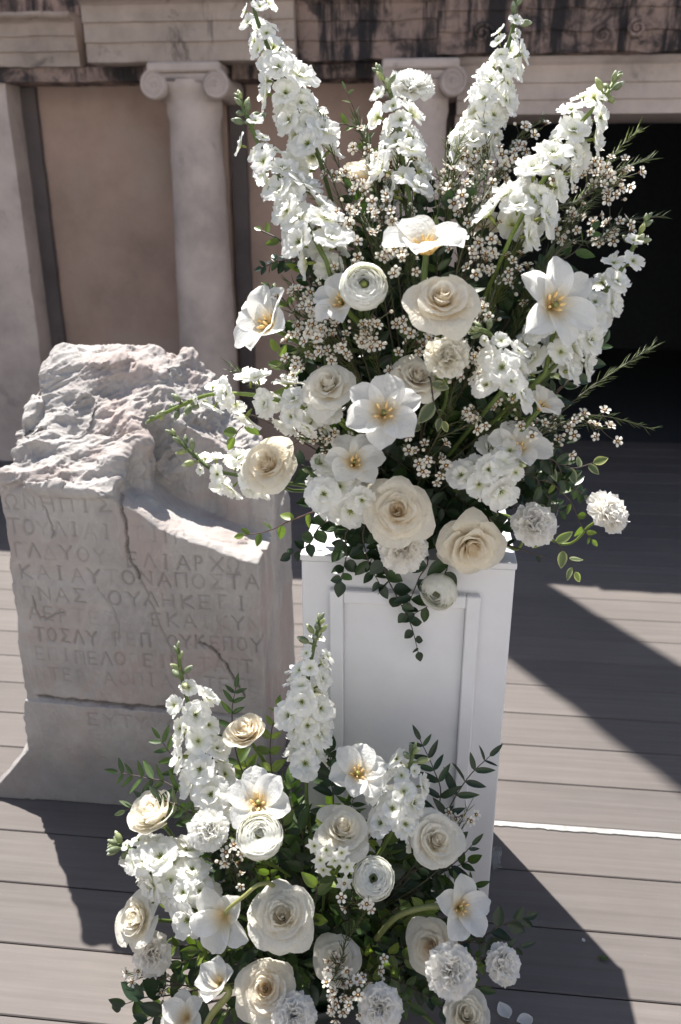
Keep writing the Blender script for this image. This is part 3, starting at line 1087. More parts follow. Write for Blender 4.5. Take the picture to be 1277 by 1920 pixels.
# ------------------------------------------------------------------ the white pedestal
PX0, PX1, PY0, PY1, PZ = -0.226, 0.176, 1.432, 1.742, 0.853
ped = thing('pedestal', 'tall white painted plinth with recessed front panel, under the upper flowers', 'pedestal', ((PX0 + PX1) / 2, (PY0 + PY1) / 2, 0))
m = MB(); m.cbox(PX0 + 0.001, PX1 - 0.001, PY0, PY1, 0, PZ - 0.013, 0.002); m.build('carcass', M_ptwhite, ped, False)
m = MB(); m.cbox(PX0 - 0.0015, PX1 + 0.0015, PY0 - 0.0015, PY1 + 0.0015, PZ - 0.0128, PZ, 0.0015); m.build('top_board', M_ptwhite, ped, False)
ix0, ix1, iz1, iz0 = -0.170, 0.114, 0.788, 0.060
mw, pr = 0.0265, 0.017
# a raised frame planted on the front: two uprights, two cross pieces
for x0, x1 in ((ix0, ix0 + mw), (ix1 - mw, ix1)):
    m = MB(); m.cbox(x0, x1, PY0 - pr, PY0 - 0.0004, iz0, iz1, 0.0022); m.build('moulding', M_ptwhite, ped, False)
for z0, z1 in ((iz0, iz0 + mw), (iz1 - mw, iz1)):
    m = MB(); m.cbox(ix0 + mw + 0.0003, ix1 - mw - 0.0003, PY0 - pr + 0.0004, PY0 - 0.0004, z0, z1, 0.0022); m.build('moulding', M_ptwhite, ped, False)
m = MB(); m.cbox(ix0 + mw + 0.0005, ix1 - mw - 0.0005, PY0 - 0.003, PY0 - 0.0004, iz0 + mw + 0.0005, iz1 - mw - 0.0005, 0.0004); m.build('panel', M_ptwhite, ped, False)
# ------------------------------------------------------------------ petal and leaf meshes (unit size, shared by all copies)
_cache = {}
LIFT = 0.40       # heads look a little up, towards the light
npr = np.random.RandomState(3)


def wob(seed, *a):
    return mnoise.noise(Vector((seed * 3.7 + a[0], a[1] if len(a) > 1 else 0.0, seed * 1.3)))


def cup_petal(a, h, flare, alpha, seed, zb=-0.6, nv=8, nu=9, tip=0.0, r0=0.10):
    """petal as a patch of a cup round the flower's axis (+Z), its rim rolled outwards"""
    P, T = np.zeros((nv, nu, 3)), np.zeros((nv, nu))
    for i in range(nv):
        v = i / (nv - 1)
        for j in range(nu):
            u = -1 + 2 * j / (nu - 1)
            s = 0.42 + 0.58 * math.sin(min(1, v * 1.3) * math.pi / 2)
            ve = v * (1 - 0.24 * abs(u) ** 2.6 + tip * (1 - abs(u)) ** 2) + 0.035 * wob(seed, u * 1.7, v) * v
            th = alpha * u * s
            r = r0 + (a - r0) * math.sin(min(1, ve * 1.35) * math.pi / 2) + flare * max(0, (ve - 0.6) / 0.4) ** 2
            z = zb + (h - zb) * ve ** 0.85 - flare * 0.95 * max(0, (ve - 0.68) / 0.32) ** 2
            r += 0.02 * a * u * u + 0.11 * a * u * v + 0.03 * wob(seed + 5, u * 2.2, v * 1.5) * (0.3 + v)
            z += 0.03 * wob(seed + 9, u * 2.5, v * 2) * v
            P[i, j] = (r * math.cos(th), r * math.sin(th), z)
            T[i, j] = max(0, 1 - ve) ** 1.2
    return P, T


def rose_petal(a0, a1, h, drop, alpha, seed, zb=-0.55, nv=9, nu=9, tip=0.0):
    """broad rose petal: climbs steeply beside the heart, then rolls over outwards and lies open"""
    P, T = np.zeros((nv, nu, 3)), np.zeros((nv, nu))
    for i in range(nv):
        v = i / (nv - 1)
        for j in range(nu):
            u = -1 + 2 * j / (nu - 1)
            ve = v * (1 - 0.20 * abs(u) ** 2.8 + tip * (1 - abs(u)) ** 2.5) + 0.05 * wob(seed, u * 1.9, v) * v
            r = 0.10 + (a0 - 0.10) * math.sin(min(1, ve * 1.3) * math.pi / 2) + (a1 - a0) * min(1.2, max(0, (ve - 0.5) / 0.5)) ** 1.7
            z = zb + (h - zb) * min(1.0, ve) ** 0.8 - drop * max(0, (ve - 0.66) / 0.34) ** 2
            s = 0.45 + 0.55 * math.sin(min(1, v * 1.4) * math.pi / 2)
            th = alpha * u * s
            r += 0.11 * a0 * u * v + 0.045 * wob(seed + 5, u * 2.0, v * 1.3) * (0.3 + v)
            z += 0.05 * wob(seed + 9, u * 2.2, v * 1.8) * v - 0.03 * u * u * v
            P[i, j] = (r * math.cos(th), r * math.sin(th), z)
            T[i, j] = max(0, 1 - ve * 1.25) ** 1.2
    return P, T


def ball_petal(a, pmax, alpha, seed, nv=7, nu=8):
    """ranunculus petal: hugs a sphere and closes over it"""
    P, T = np.zeros((nv, nu, 3)), np.zeros((nv, nu))
    for i in range(nv):
        v = i / (nv - 1)
        for j in range(nu):
            u = -1 + 2 * j / (nu - 1)
            ve = v * (1 - 0.16 * abs(u) ** 2.4) + 0.04 * wob(seed, u * 2, v) * v
            ph = -1.35 + (pmax + 1.35) * ve
            s = 0.5 + 0.5 * math.sin(min(1, v * 1.4) * math.pi / 2)
            th = alpha * u * s
            rr = a * (1 + 0.03 * u * u + 0.03 * wob(seed + 4, u * 2.4, v * 2))
            P[i, j] = (rr * math.cos(ph) * math.cos(th), rr * math.cos(ph) * math.sin(th), rr * math.sin(ph) * 0.86)
            T[i, j] = max(0, 1 - ve) ** 1.4
    return P, T


def blade(width, theta0, theta1, cup, seed, nv=8, nu=7, wexp=0.75, notch=0.0, ruffle=0.0, rf=4.0, L=1.0, tipw=0.0, jag=0.0, wmin=0.05, rounded=0.0):
    """free petal: leaves the axis at angle theta0 and bends to theta1 (from the axis), cupped across"""
    P, T = np.zeros((nv, nu, 3)), np.zeros((nv, nu))
    r = z = 0.0
    for i in range(nv):
        v = i / (nv - 1)
        th = theta0 + (theta1 - theta0) * v
        if i:
            r += math.sin(th) * L / (nv - 1)
            z += math.cos(th) * L / (nv - 1)
        w = max(wmin, width * max(0, math.sin(math.pi * min(1, max(0, v * (1 - tipw) + 0.02)) ** wexp)) ** 0.75)
        if rounded:
            w = width * ((0.30 + 0.70 * math.sin(min(1, v / rounded) * math.pi / 2) ** 1.2) if v < rounded else math.sqrt(max(0.0, 1 - ((v - rounded) / (1.015 - rounded)) ** 2.3)))
        for j in range(nu):
            u = -1 + 2 * j / (nu - 1)
            end = 1 - notch * (1 - abs(u)) ** 2 * (v > 0.8) - 0.06 * u * u * v
            if jag and i == nv - 1:
                end -= jag * (j % 2)
            n = cup * w * u * u + ruffle * v * v * math.sin(u * rf + seed * 2.1) + 0.05 * wob(seed, u * 1.8, v * 2.2) * v
            # normal of the centre line in the r-z plane, pointing to the inside of the flower
            nr_, nz_ = -math.cos(th), math.sin(th)
            e = (end - 1) * L
            P[i, j] = (r + nr_ * n + e * math.sin(th), u * w, z + nz_ * n + e * math.cos(th))
            T[i, j] = max(0, 1 - v * 1.9) ** 1.3
    return P, T


def pm_(key, fn, mat, name='petal'):
    if key not in _cache:
        P, T = fn()
        mb = MB()
        mb.sheet(P, 0, T)
        me = mb.mesh(name, mat)
        ac = me.attributes.new('across', 'FLOAT', 'POINT')
        ac.data.foreach_set('value', np.tile(np.linspace(-1, 1, P.shape[1]), P.shape[0]).astype(np.float32))
        _cache[key] = me
    return _cache[key]


def Rz(a): return Matrix.Rotation(a, 4, 'Z')
def Sc(s): return Matrix.Diagonal((s, s, s, 1))


def head_matrix(pos, nrm, r, roll=0.0, zs=1.0):
    q = Vector((0, 0, 1)).rotation_difference(Vector(nrm).normalized())
    return Matrix.Translation(pos) @ q.to_matrix().to_4x4() @ Rz(roll) @ Matrix.Diagonal((r, r, r * zs, 1))


# ------------------------------------------------------------------ where the two arrangements stand
FOOT_TOP = Vector((at(775, 985, 1.585).x, 1.585, PZ + 0.03))
FOOT_LOW = Vector((at(590, 1780, 1.215).x, 1.215, 0.05))


def y_top(px, py):
    rho2 = ((px - 780) / 470) ** 2 + ((py - 690) / 620) ** 2
    return min(1.62, 1.385 + 0.17 * rho2)


def y_low(px, py):
    return 1.25 - 0.215 * max(0, min(1.05, (py - 1400) / 500)) + 0.04 * abs((px - 590) / 350) ** 2 * (py > 1500)


def bulge(px, py):
    if py > 1150:
        return 0.065 * max(0.0, 1 - ((px - 590) / 420) ** 2) * min(1.0, max(0.0, (py - 1340) / 250))
    return 0.125 * max(0.0, 1 - ((px - 780) / 470) ** 2 - ((py - 690) / 440) ** 2)


def place(px, py, y):
    low = py > 1140 if y is None else y < 0
    if y is None or y < 0:
        y = y_low(px, py) if low else y_top(px, py)
    return at(px, py, y)


def stem_path(head, direction, low, sag=0.35):
    foot = (FOOT_LOW if low else FOOT_TOP) + Vector((rnd.uniform(-.05, .05), rnd.uniform(-.03, .03), 0))
    d = (head - foot).length
    back = head - Vector(direction).normalized() * min(0.10, 0.35 * d)
    midp = foot.lerp(back, 0.55) + Vector((0, 0.03, 0.02))
    return foot, spline([head, head - Vector(direction).normalized() * 0.02, back, midp, foot], 5)


def stem_part(root, pts, r, mat=None, name='stem'):
    mb = MB()
    mb.tube(pts, r, r * 1.1)
    return mb.build(name, mat or M_stem, root)


def is_low(py, low):
    return (py > 1140) if low is None else low


def calyx(root, M, r0, z0):
    key = ('calyx', round(z0, 2))
    if key not in _cache:
        mb = MB()
        rows = []
        for r, z in ((0.05, z0 - 0.22), (0.14, z0 - 0.14), (0.2, z0 - 0.02), (0.22, z0 + 0.06)):
            rows.append([(r * math.cos(2 * math.pi * j / 10), r * math.sin(2 * math.pi * j / 10), z) for j in range(10)])
        mb.sheet(np.array(rows), closed=True)
        for k in range(5):
            P, T = blade(0.07, 1.1, 0.5, 0.2, k, 5, 3, L=0.42)
            A = P.reshape(-1, 3).copy()
            c, s = math.cos(k * 1.2566), math.sin(k * 1.2566)
            A2 = np.stack([A[:, 0] * c - A[:, 1] * s, A[:, 0] * s + A[:, 1] * c, A[:, 2] + z0], 1)
            mb.sheet(A2.reshape(P.shape), 0, T * 0)
        _cache[key] = mb.mesh('calyx', M_stem)
    put('calyx', _cache[key], root, M)


# ------------------------------------------------------------------ rose
def rose(label, px, py, rpx, nx=0.0, ny=0.0, y=None, tone='cream', zs=0.9, openness=1.0, low=None, roll=None, layers=5, ragged=0.0, group='roses in the two flower arrangements'):
    lw = is_low(py, low)
    pos = at(px, py, (y if y else (y_low(px, py) if lw else y_top(px, py))) - bulge(px, py))
    r = rpx * mpp(pos) * 1.0
    zs *= rnd.uniform(0.9, 1.12)
    n = cdir(nx + rnd.uniform(-.1, .1), ny + LIFT)
    foot, path = stem_path(pos - n * r * 0.7 * zs, n, lw)
    root = thing('rose', label, 'rose', foot, group)
    M = head_matrix(pos, n, r, rnd.uniform(0, 6.28) if roll is None else roll, zs)
    mat = {'cream': M_cream, 'ivory': M_ivory, 'white': M_white, 'blush': M_blush}[tone]

    def heart():
        nv, nu = 6, 64
        P, T = np.zeros((nv, nu, 3)), np.zeros((nv, nu))
        for i in range(nv):
            v = i / (nv - 1)
            for j in range(nu):
                u = j / (nu - 1)
                a = u * 2 * math.pi * 3.6
                rr = (0.025 + 0.195 * u) * (0.75 + 0.25 * math.sin(v * math.pi / 2)) + 0.02 * v * v * math.sin(a * 2.3)
                P[i, j] = (rr * math.cos(a), rr * math.sin(a), -0.2 + (0.43 - 0.05 * u + 0.035 * math.sin(a * 1.7)) * v)
                T[i, j] = 0.8 - 0.5 * v
        return P, T
    put('heart', pm_(('heart', tone), heart, mat, 'heart'), root, M)
    L = [(0.235, 0.29, 0.21, 0.0, 1.25, 3), (0.29, 0.385, 0.18, 0.02, 1.1, 3), (0.375, 0.515, 0.12, 0.05, 1.0, 4), (0.475, 0.67, 0.03, 0.08, 0.95, 5), (0.59, 0.85, -0.09, 0.13, 0.92, 5), (0.70, 1.05, -0.22, 0.20, 0.86, 6)][:layers + 1]
    o = openness
    for li, (a0, a1, h, dp, al, cnt) in enumerate(L):
        for k in range(cnt):
            var = rnd.randrange(5)
            me = pm_(('rose', tone, li, var, round(o, 2)), lambda: rose_petal(a0, a0 + (a1 - a0) * (0.35 + 0.65 * o), h + (1 - o) * 0.5 * li / 5, dp * o - (1 - o) * 0.1, al, li * 7 + var, tip=0.15 * (var in (1, 3)) * (li > 1)), mat)
            put('petal', me, root, M @ Rz(2 * math.pi * (k + 0.37 * li) / cnt + rnd.uniform(-.16, .16)) @ Matrix.Rotation(rnd.uniform(-.08, .10 + ragged) * (1.9 if li > 2 else 1.0), 4, 'Y') @ Matrix.Rotation(rnd.uniform(-.10, .10) * (1.6 if li > 2 else 1.0), 4, 'X') @ Sc(rnd.uniform(0.93, 1.08) if li < 3 else rnd.uniform(0.88, 1.10)))
    calyx(root, M, 0.2, -0.6)
    stem_part(root, path, 0.0036)
    return root


def ranunculus(label, px, py, rpx, nx=0.0, ny=0.0, y=None, tone='white', low=None, eye=True):
    lw = is_low(py, low)
    pos = at(px, py, (y if y else (y_low(px, py) if lw else y_top(px, py))) - bulge(px, py))
    r = rpx * mpp(pos)
    n = cdir(nx, ny + LIFT)
    foot, path = stem_path(pos - n * r * 0.85, n, lw)
    root = thing('ranunculus', label, 'ranunculus', foot, 'ranunculus among the roses')
    M = head_matrix(pos, n, r, rnd.uniform(0, 6.28))
    mat = {'cream': M_cream, 'ivory': M_ivory, 'white': M_white, 'blush': M_blush}[tone]
    rings = [(1.0 - 0.068 * i, 0.34 + 0.72 * (i / 9) ** 0.7, 0.9 + 0.03 * i, 6 if i < 3 else 5 if i < 7 else 4) for i in range(10)]
    for li, (a, pmx, al, cnt) in enumerate(rings):
        for k in range(cnt):
            var = rnd.randrange(3)
            me = pm_(('ran', tone, li, var), lambda: ball_petal(a, pmx, al, li * 5 + var), mat)
            put('petal', me, root, M @ Rz(2 * math.pi * (k + 0.4 * li) / cnt + rnd.uniform(-.1, .1)) @ Matrix.Rotation(rnd.uniform(-.05, .07), 4, 'Y'))
    if eye:
        key = ('raneye',)
        if key not in _cache:
            mb = MB()
            mb.ball((0, 0, 0.22), 0.15, 0, 8, 5)
            _cache[key] = mb.mesh('eye', M_eye)
        put('eye', _cache[key], root, M)
    stem_part(root, path, 0.0030)
    return root


def carnation(label, px, py, rpx, nx=0.0, ny=0.0, y=None, tone='carn', low=None, flat=0.0):
    lw = is_low(py, low)
    pos = at(px, py, (y if y else (y_low(px, py) if lw else y_top(px, py))) - bulge(px, py))
    r = rpx * mpp(pos)
    n = cdir(nx, ny + LIFT)
    pos0 = pos - n * r * 0.35
    foot, path = stem_path(pos0 - n * r * 0.5, n, lw)
    root = thing('carnation', label, 'carnation', foot, 'frilled carnations in the two arrangements')
    M = head_matrix(pos0, n, r, rnd.uniform(0, 6.28))
    mat = {'carn': M_carn, 'white': M_white, 'blush': M_blush}[tone]
    rings = [(1.02, 0.9, 1.75, 9), (0.98, 0.72, 1.35, 9), (0.90, 0.5, 1.0, 8), (0.84, 0.3, 0.7, 7), (0.78, 0.12, 0.4, 6), (0.74, 0.0, 0.18, 4)]
    for li, (L, t0, t1, cnt) in enumerate(rings):
        for k in range(cnt):
            var = rnd.randrange(3)

            def fan():
                P, T = blade(0.50, t0, t1, 0.10, li * 3 + var, 9, 13, wexp=1.8, ruffle=0.10, rf=4.5 + var * 1.4, L=L, tipw=0.24, jag=0.03, wmin=0.04)
                return P, T * 0.8
            me = pm_(('carn', tone, li, var), fan, mat)
            put('petal', me, root, M @ Rz(2 * math.pi * (k + 0.5 * li) / cnt + rnd.uniform(-.18, .18)) @ Matrix.Rotation(rnd.uniform(-.12, .12), 4, 'Y') @ Sc(rnd.uniform(0.92, 1.06)))
    key = ('carncal',)
    if key not in _cache:
        mb = MB()
        mb.tube([(0, 0, -0.55), (0, 0, -0.4), (0, 0, 0.02)], 0.1, radii=[0.08, 0.17, 0.2], k=8)
        _cache[key] = mb.mesh('calyx', M_bud)
    put('calyx', _cache[key], root, M)
    stem_part(root, path, 0.0026)
    return root


def tulip(label, px, py, rpx, nx=0.0, ny=0.0, y=None, opening=1.0, low=None, petals=6, roll=None, skip=(), stem_mat=None, stem_via=None, width=0.42, stem_r=0.0042, stam=True):
    lw = is_low(py, low)
    pos = at(px, py, (y if y else (y_low(px, py) if lw else y_top(px, py))) - bulge(px, py))
    r = rpx * mpp(pos)
    n = cdir(nx, ny + LIFT)
    base = pos - n * r * 0.38
    foot, path = stem_path(base, n, lw)
    if stem_via:
        via = [at(q[0], q[1], q[2] - bulge(q[0], q[1])) for q in stem_via]
        path = spline([base] + via, 6)
        foot = Vector(path[-1])
    root = thing('tulip', label, 'tulip', foot, 'wide open tulips with golden stamens')
    M = head_matrix(base, n, r, rnd.uniform(0, 6.28) if roll is None else roll)
    for k in range(petals):
        if k in skip:
            continue
        var = rnd.randrange(4)
        outer = k % 2
        me = pm_(('tulip', outer, var, round(opening, 2), round(width, 2)),
                 lambda: blade(width * (1.0 if outer else 0.92), 0.62, 0.62 + 0.92 * opening + 0.12 * outer, 0.42, var + 11 * outer, 12, 9, L=1.10, ruffle=0.025, rounded=0.60), M_tulip)
        put('petal', me, root, M @ Rz(2 * math.pi * k / petals + rnd.uniform(-.1, .1)) @ Matrix.Rotation(rnd.uniform(-.14, .14), 4, 'Y') @ Matrix.Diagonal((rnd.uniform(.95, 1.05), rnd.uniform(.92, 1.08), 1, 1)))
    if stam:
        if ('stamen',) not in _cache:
            mb = MB()
            mb.tube([(0, 0, 0), (0.05, 0, 0.16), (0.09, 0, 0.24)], 0.012, 0.010, k=5)
            mb.ball((0.115, 0, 0.33), 0.036, 0, 6, 5, axis=(0.3, 0, 1), stretch=3.0)
            _cache[('stamen',)] = mb.mesh('stamen', M_anther)
            mb = MB()
            mb.tube([(0, 0, 0), (0, 0, 0.26), (0, 0, 0.30)], 0.04, radii=[0.05, 0.045, 0.075], k=6)
            _cache[('pistil',)] = mb.mesh('pistil', M_paleStem)
        for k in range(6):
            put('stamen', _cache[('stamen',)], root, M @ Rz(k * math.pi / 3 + rnd.uniform(-.3, .3)) @ Matrix.Rotation(rnd.uniform(-.1, .35), 4, 'Y'))
        put('pistil', _cache[('pistil',)], root, M)
    stem_part(root, path, stem_r, stem_mat or M_stem)
    return root


# ------------------------------------------------------------------ stock
def floret_meshes():
    if ('floret',) in _cache:
        return
    mb = MB()
    for k in range(6):
        a = k * math.pi / 3
        mb.tube([(0, 0, 0.0), (0.05 * math.cos(a), 0.05 * math.sin(a), 0.14), (0.15 * math.cos(a), 0.15 * math.sin(a), 0.19 + 0.02 * (k % 2))], 0.04, 0.016, k=4)
    mb.tube([(0, 0, -0.5), (0, 0, -0.2), (0, 0, 0.03)], 0.05, radii=[0.045, 0.10, 0.07], k=6)
    _cache[('floret',)] = mb.mesh('floret', M_eye)
    mb = MB()
    for r in (0.10,):
        mb.ball((0, 0, 0), 0.30, 0, 7, 6, axis=(0, 0, 1), stretch=1.7, tint=0.1)
        mb.tube([(0, 0, 0.35), (0, 0, 0.52), (0, 0, 0.66)], 0.2, radii=[0.20, 0.14, 0.03], k=6, tint=0.8)
        mb.tube([(0, 0, -1.3), (0, 0, -0.3)], 0.08, 0.12, k=5)
    _cache[('budm',)] = mb.mesh('bud', M_bud)


def floret(root, pos, n, r, double=True, mat_key='w'):
    """one stock blossom: green eye and calyx (the part) with its petals as sub-parts"""
    mat = M_white
    M = head_matrix(pos, n, r, rnd.uniform(0, 6.28))
    f = put('floret', _cache[('floret',)], root, M)
    c1 = 5
    ph = rnd.uniform(0, 6)
    for k in range(c1):
        var = rnd.randrange(4)
        me = pm_(('stock', 0, var), lambda: blade(0.50, 0.95, 1.70, -0.06, 30 + var, 8, 9, notch=0.14, ruffle=0.085, rf=3.0 + var, L=1.06, rounded=0.70), mat)
        sub('petal', me, f, Rz(ph + 2 * math.pi * k / c1 + rnd.uniform(-.15, .15)) @ Matrix.Rotation(rnd.uniform(-.2, .15), 4, 'Y') @ Sc(rnd.uniform(.9, 1.07)))
    if double:
        for k in range(4):
            var = rnd.randrange(3)
            me = pm_(('stock', 1, var), lambda: blade(0.38, 0.6, 1.25, 0.05, 50 + var, 7, 7, notch=0.12, ruffle=0.11, rf=3.6 + var, L=0.72, rounded=0.68), mat)
            sub('petal', me, f, Rz(ph + 0.6 + 2 * math.pi * k / 4 + rnd.uniform(-.3, .3)) @ Matrix.Rotation(rnd.uniform(-.3, .15), 4, 'Y') @ Sc(rnd.uniform(.85, 1.1)))
    return f


def stock(label, pts, nf, rpx, y0, y1, buds=9, budlen=0.16, off=0.82, low=None, via=None, t_end=1.0, narrow=0.6, stem_r=0.0036, face=0.25, budr=7.0):
    """pts: pixels from the tip down; y0 at the tip, y1 at the lowest flower"""
    floret_meshes()
    n = len(pts)
    lw = is_low(pts[-1][1], low)
    P = [at(p[0], p[1], y0 + (y1 - y0) * i / (n - 1) - bulge(*p) * 0.85) for i, p in enumerate(pts)]
    line = spline(P, 10)
    foot = (FOOT_LOW if lw else FOOT_TOP) + Vector((rnd.uniform(-.05, .05), rnd.uniform(-.03, .04), 0))
    tail = spline([P[-1]] + ([at(*q) for q in via] if via else [P[-1].lerp(foot, 0.5) + Vector((0, 0.02, 0))]) + [foot], 6)
    root = thing('stock_stem', label, 'stock flower', foot, 'white stock spikes fanning out of the arrangements')
    stem_part(root, [q for q in line] + tail[1:], stem_r)
    # arc length
    S = [0.0]
    for a, b_ in zip(line[:-1], line[1:]):
        S.append(S[-1] + (b_ - a).length)
    tot = S[-1]

    def pos(s):
        s = max(0, min(tot, s))
        k = min(len(S) - 2, max(0, np.searchsorted(S, s) - 1))
        f = (s - S[k]) / max(1e-9, S[k + 1] - S[k])
        return line[k].lerp(line[k + 1], f), (line[k] - line[k + 1]).normalized()
    u0 = mpp(P[0])
    for k in range(buds):
        f = k / max(1, buds - 1)
        p, tdir = pos(tot * budlen * (0.02 + 1.05 * f))
        sd = (Quaternion(tdir, k * 2.4 + rnd.uniform(-.4, .4)) @ tdir.orthogonal().normalized())
        d = (tdir * (1.15 - 0.75 * f) + sd * (0.35 + 0.75 * f)).normalized()
        rb = budr * u0 * (0.62 + 0.5 * f)
        put('bud', _cache[('budm',)], root, head_matrix(p + d * rb * (1.6 + 1.4 * f), d, rb * 2.9))
    ga = rnd.uniform(0, 6)
    nf = max(6, int(nf * 1.08))
    rpx *= 1.12
    narrow -= 0.12
    budr *= 1.2
    for k in range(nf):
        f = k / max(1, nf - 1)
        s = tot * (budlen + 0.02 + (1 - budlen - 0.02) * t_end * f ** 0.92)
        p, tdir = pos(s)
        ga += 2.39996 + rnd.uniform(-.35, .35)
        sd = (Quaternion(tdir, ga) @ tdir.orthogonal().normalized())
        r = rpx * mpp(p) * (narrow + (1 - narrow) * min(1, f * 2.2)) * rnd.uniform(.72, 1.18)
        if f < 0.12 and k % 2:
            r *= 0.6
        d = (sd + tdir * (0.30 + 0.25 * (1 - f)) + BK * face * 1.2 + Vector((0, 0, 0.14))).normalized()
        floret(root, p + sd * r * off * rnd.uniform(.75, 1.35) * (1.3 if f < 0.12 else 1.0) + d * r * 0.12, d, r, double=(r > rpx * mpp(p) * 0.8))
    return root


# ------------------------------------------------------------------ leaves
def leaf_mesh(kind, var):
    key = ('leaf', kind, var)
    if key in _cache:
        return _cache[key]
    W, fold, bend, pt, mat, et = {
        'dark': (0.27, 0.30, 0.5, 0.80, M_leafdark, 0.0), 'mid': (0.24, 0.30, 0.45, 0.78, M_leafmid, 0.0), 'light': (0.25, 0.28, 0.5, 0.8, M_leaflight, 0.2),
        'var': (0.27, 0.22, 0.6, 0.8, M_leafvar, 1.0), 'olive': (0.17, 0.25, 0.3, 0.78, M_leafolive, 0.0), 'slim': (0.15, 0.25, 0.4, 0.75, M_leafmid, 0.0),
        'round': (0.36, 0.22, 0.5, 0.72, M_leafdark, 0.0), 'slimdark': (0.15, 0.25, 0.35, 0.75, M_leafdark, 0.0)}[kind]
    nv, nu = 8, 5
    P, T = np.zeros((nv, nu, 3)), np.zeros((nv, nu))
    bend *= (0.3, 1.0, -0.3)[var]
    for i in range(nv):
        v = i / (nv - 1)
        w = W * max(0.0, math.sin(math.pi * v ** pt)) ** 0.85 + (0.012 if v < 0.15 else 0)
        for j in range(nu):
            u = -1 + 2 * j / (nu - 1)
            P[i, j] = (u * w, v, abs(u) * w * fold - bend * 0.35 * v * v + 0.02 * wob(var + 3, u * 2, v * 4) * v)
            T[i, j] = et * (abs(u) > 0.9 or v > 0.96) + 0.3 * (u == 0) * (kind != 'var')
    mb = MB()
    mb.sheet(P, 0, T)
    _cache[key] = mb.mesh('leaf', mat)
    return _cache[key]


def leaf_at(root, p, d, nrm, L, kind):
    d = Vector(d).normalized()
    nrm = Vector(nrm)
    nrm = nrm - d * nrm.dot(d)
    nrm = nrm.normalized() if nrm.length > 1e-5 else d.orthogonal().normalized()
    x = d.cross(nrm)
    R = Matrix((x, d, nrm)).transposed().to_4x4()
    put('leaf', leaf_mesh(kind, rnd.randrange(3)), root, Matrix.Translation(p) @ R @ Sc(L * rnd.uniform(.8, 1.15)))


def sprig(label, pts, kind, n, lpx, group=None, ys=None, cat='leafy sprig', name='leafy_sprig', pair=False, stem=None, r=0.0016, start=0.0, up=0.35, base=None, spread=0.85, terminal=True):
    """pts: (px, py, y) from the tip back to the base, or world points"""
    P = [q if isinstance(q, Vector) else at(q[0], q[1], q[2] - (0.6 * bulge(q[0], q[1]) if q[2] > 1.0 and not (1000 < q[1] < 1260) else 0)) for q in pts]
    if base is not None:
        P = P + [base]
    line = spline(P, 6)
    root = thing(name, label, cat, P[-1], group)
    mb = MB()
    mb.tube(line, r * 0.5, r * 1.2, k=5)
    mb.build('stem', stem or M_twig, root)
    L = len(line) - 1
    for k in range(n):
        f = start + (0.94 - start) * (k + 0.5) / n
        fi = f * L * 0.92
        i = int(fi)
        p = line[i].lerp(line[min(L, i + 1)], fi - i)
        t = (line[max(0, i - 1)] - line[min(L, i + 1)]).normalized()
        sidev = t.cross(BK)
        sidev = sidev.normalized() if sidev.length > 1e-4 else RT
        for sgn in ((-1, 1) if pair else ((-1) ** k,)):
            d = t * rnd.uniform(.35, .8) + sidev * sgn * spread * rnd.uniform(.7, 1.2) + BK * rnd.uniform(-.4, .45)
            nrm = BK * rnd.uniform(.4, 1.2) + Vector((0, 0, up)) + Vector((rnd.uniform(-.6, .6), rnd.uniform(-.6, .6), rnd.uniform(-.4, .4)))
            leaf_at(root, p, d, nrm, lpx * mpp(p) * (0.65 + 0.45 * min(1, f * 2.5)), kind)
    if terminal:
        t = (line[0] - line[1]).normalized()
        leaf_at(root, line[0], t, BK + Vector((0, 0, .3)), lpx * mpp(line[0]) * 0.8, kind)
    return root


# ------------------------------------------------------------------ waxflower
def wax_meshes():
    if ('wax',) in _cache:
        return
    mb = MB()
    for k in range(5):
        P, T = blade(0.30, 1.0, 1.45, 0.30, k, 5, 5, wexp=1.2, L=0.72, tipw=0.18, wmin=0.1)
        a = k * 2 * math.pi / 5
        A = P.reshape(-1, 3)
        A2 = np.stack([(A[:, 0] + 0.24) * math.cos(a) - A[:, 1] * math.sin(a), (A[:, 0] + 0.24) * math.sin(a) + A[:, 1] * math.cos(a), A[:, 2]], 1)
        mb.sheet(A2.reshape(P.shape), 0, T)
    mb.tube([(0, 0, -0.5), (0, 0, -0.15), (0, 0, 0.10)], 0.2, radii=[0.12, 0.26, 0.34], k=8, mat=1)
    mb.ball((0, 0, 0.14), 0.13, 2, 6, 4)
    _cache[('wax',)] = mb.mesh('blossom', [M_blush, M_waxeye, M_anther])
    mb = MB()
    mb.ball((0, 0, 0), 0.45, 0, 6, 4, stretch=1.15, tint=0.3)
    mb.tube([(0, 0, -1.4), (0, 0, -0.3)], 0.08, 0.2, mat=1, k=4)
    _cache[('waxbud',)] = mb.mesh('bud', [M_blush, M_twigred])


def needles(root, line, n, lpx, spread=0.55, f0=0.0, f1=1.0):
    mb = MB()
    L = len(line) - 1
    for k in range(n):
        f = f0 + (f1 - f0) * (k + rnd.random()) / n
        i = min(L - 1, int(f * L))
        p = line[i].lerp(line[i + 1], f * L - i)
        t = (line[i] - line[i + 1]).normalized()
        sd = Quaternion(t, rnd.uniform(0, 6.28)) @ t.orthogonal().normalized()
        d = (t + sd * spread * rnd.uniform(.6, 1.3)).normalized()
        l = lpx * mpp(p) * rnd.uniform(.7, 1.2)
        mb.tube([p, p + d * l * 0.6, p + d * l + t * l * 0.08], 0.0007, radii=[0.0006, 0.0008, 0.0002], k=3, caps=False)
    if mb.v:
        o = mb.build('needles', M_needle, root)
        o['kind'] = 'stuff'


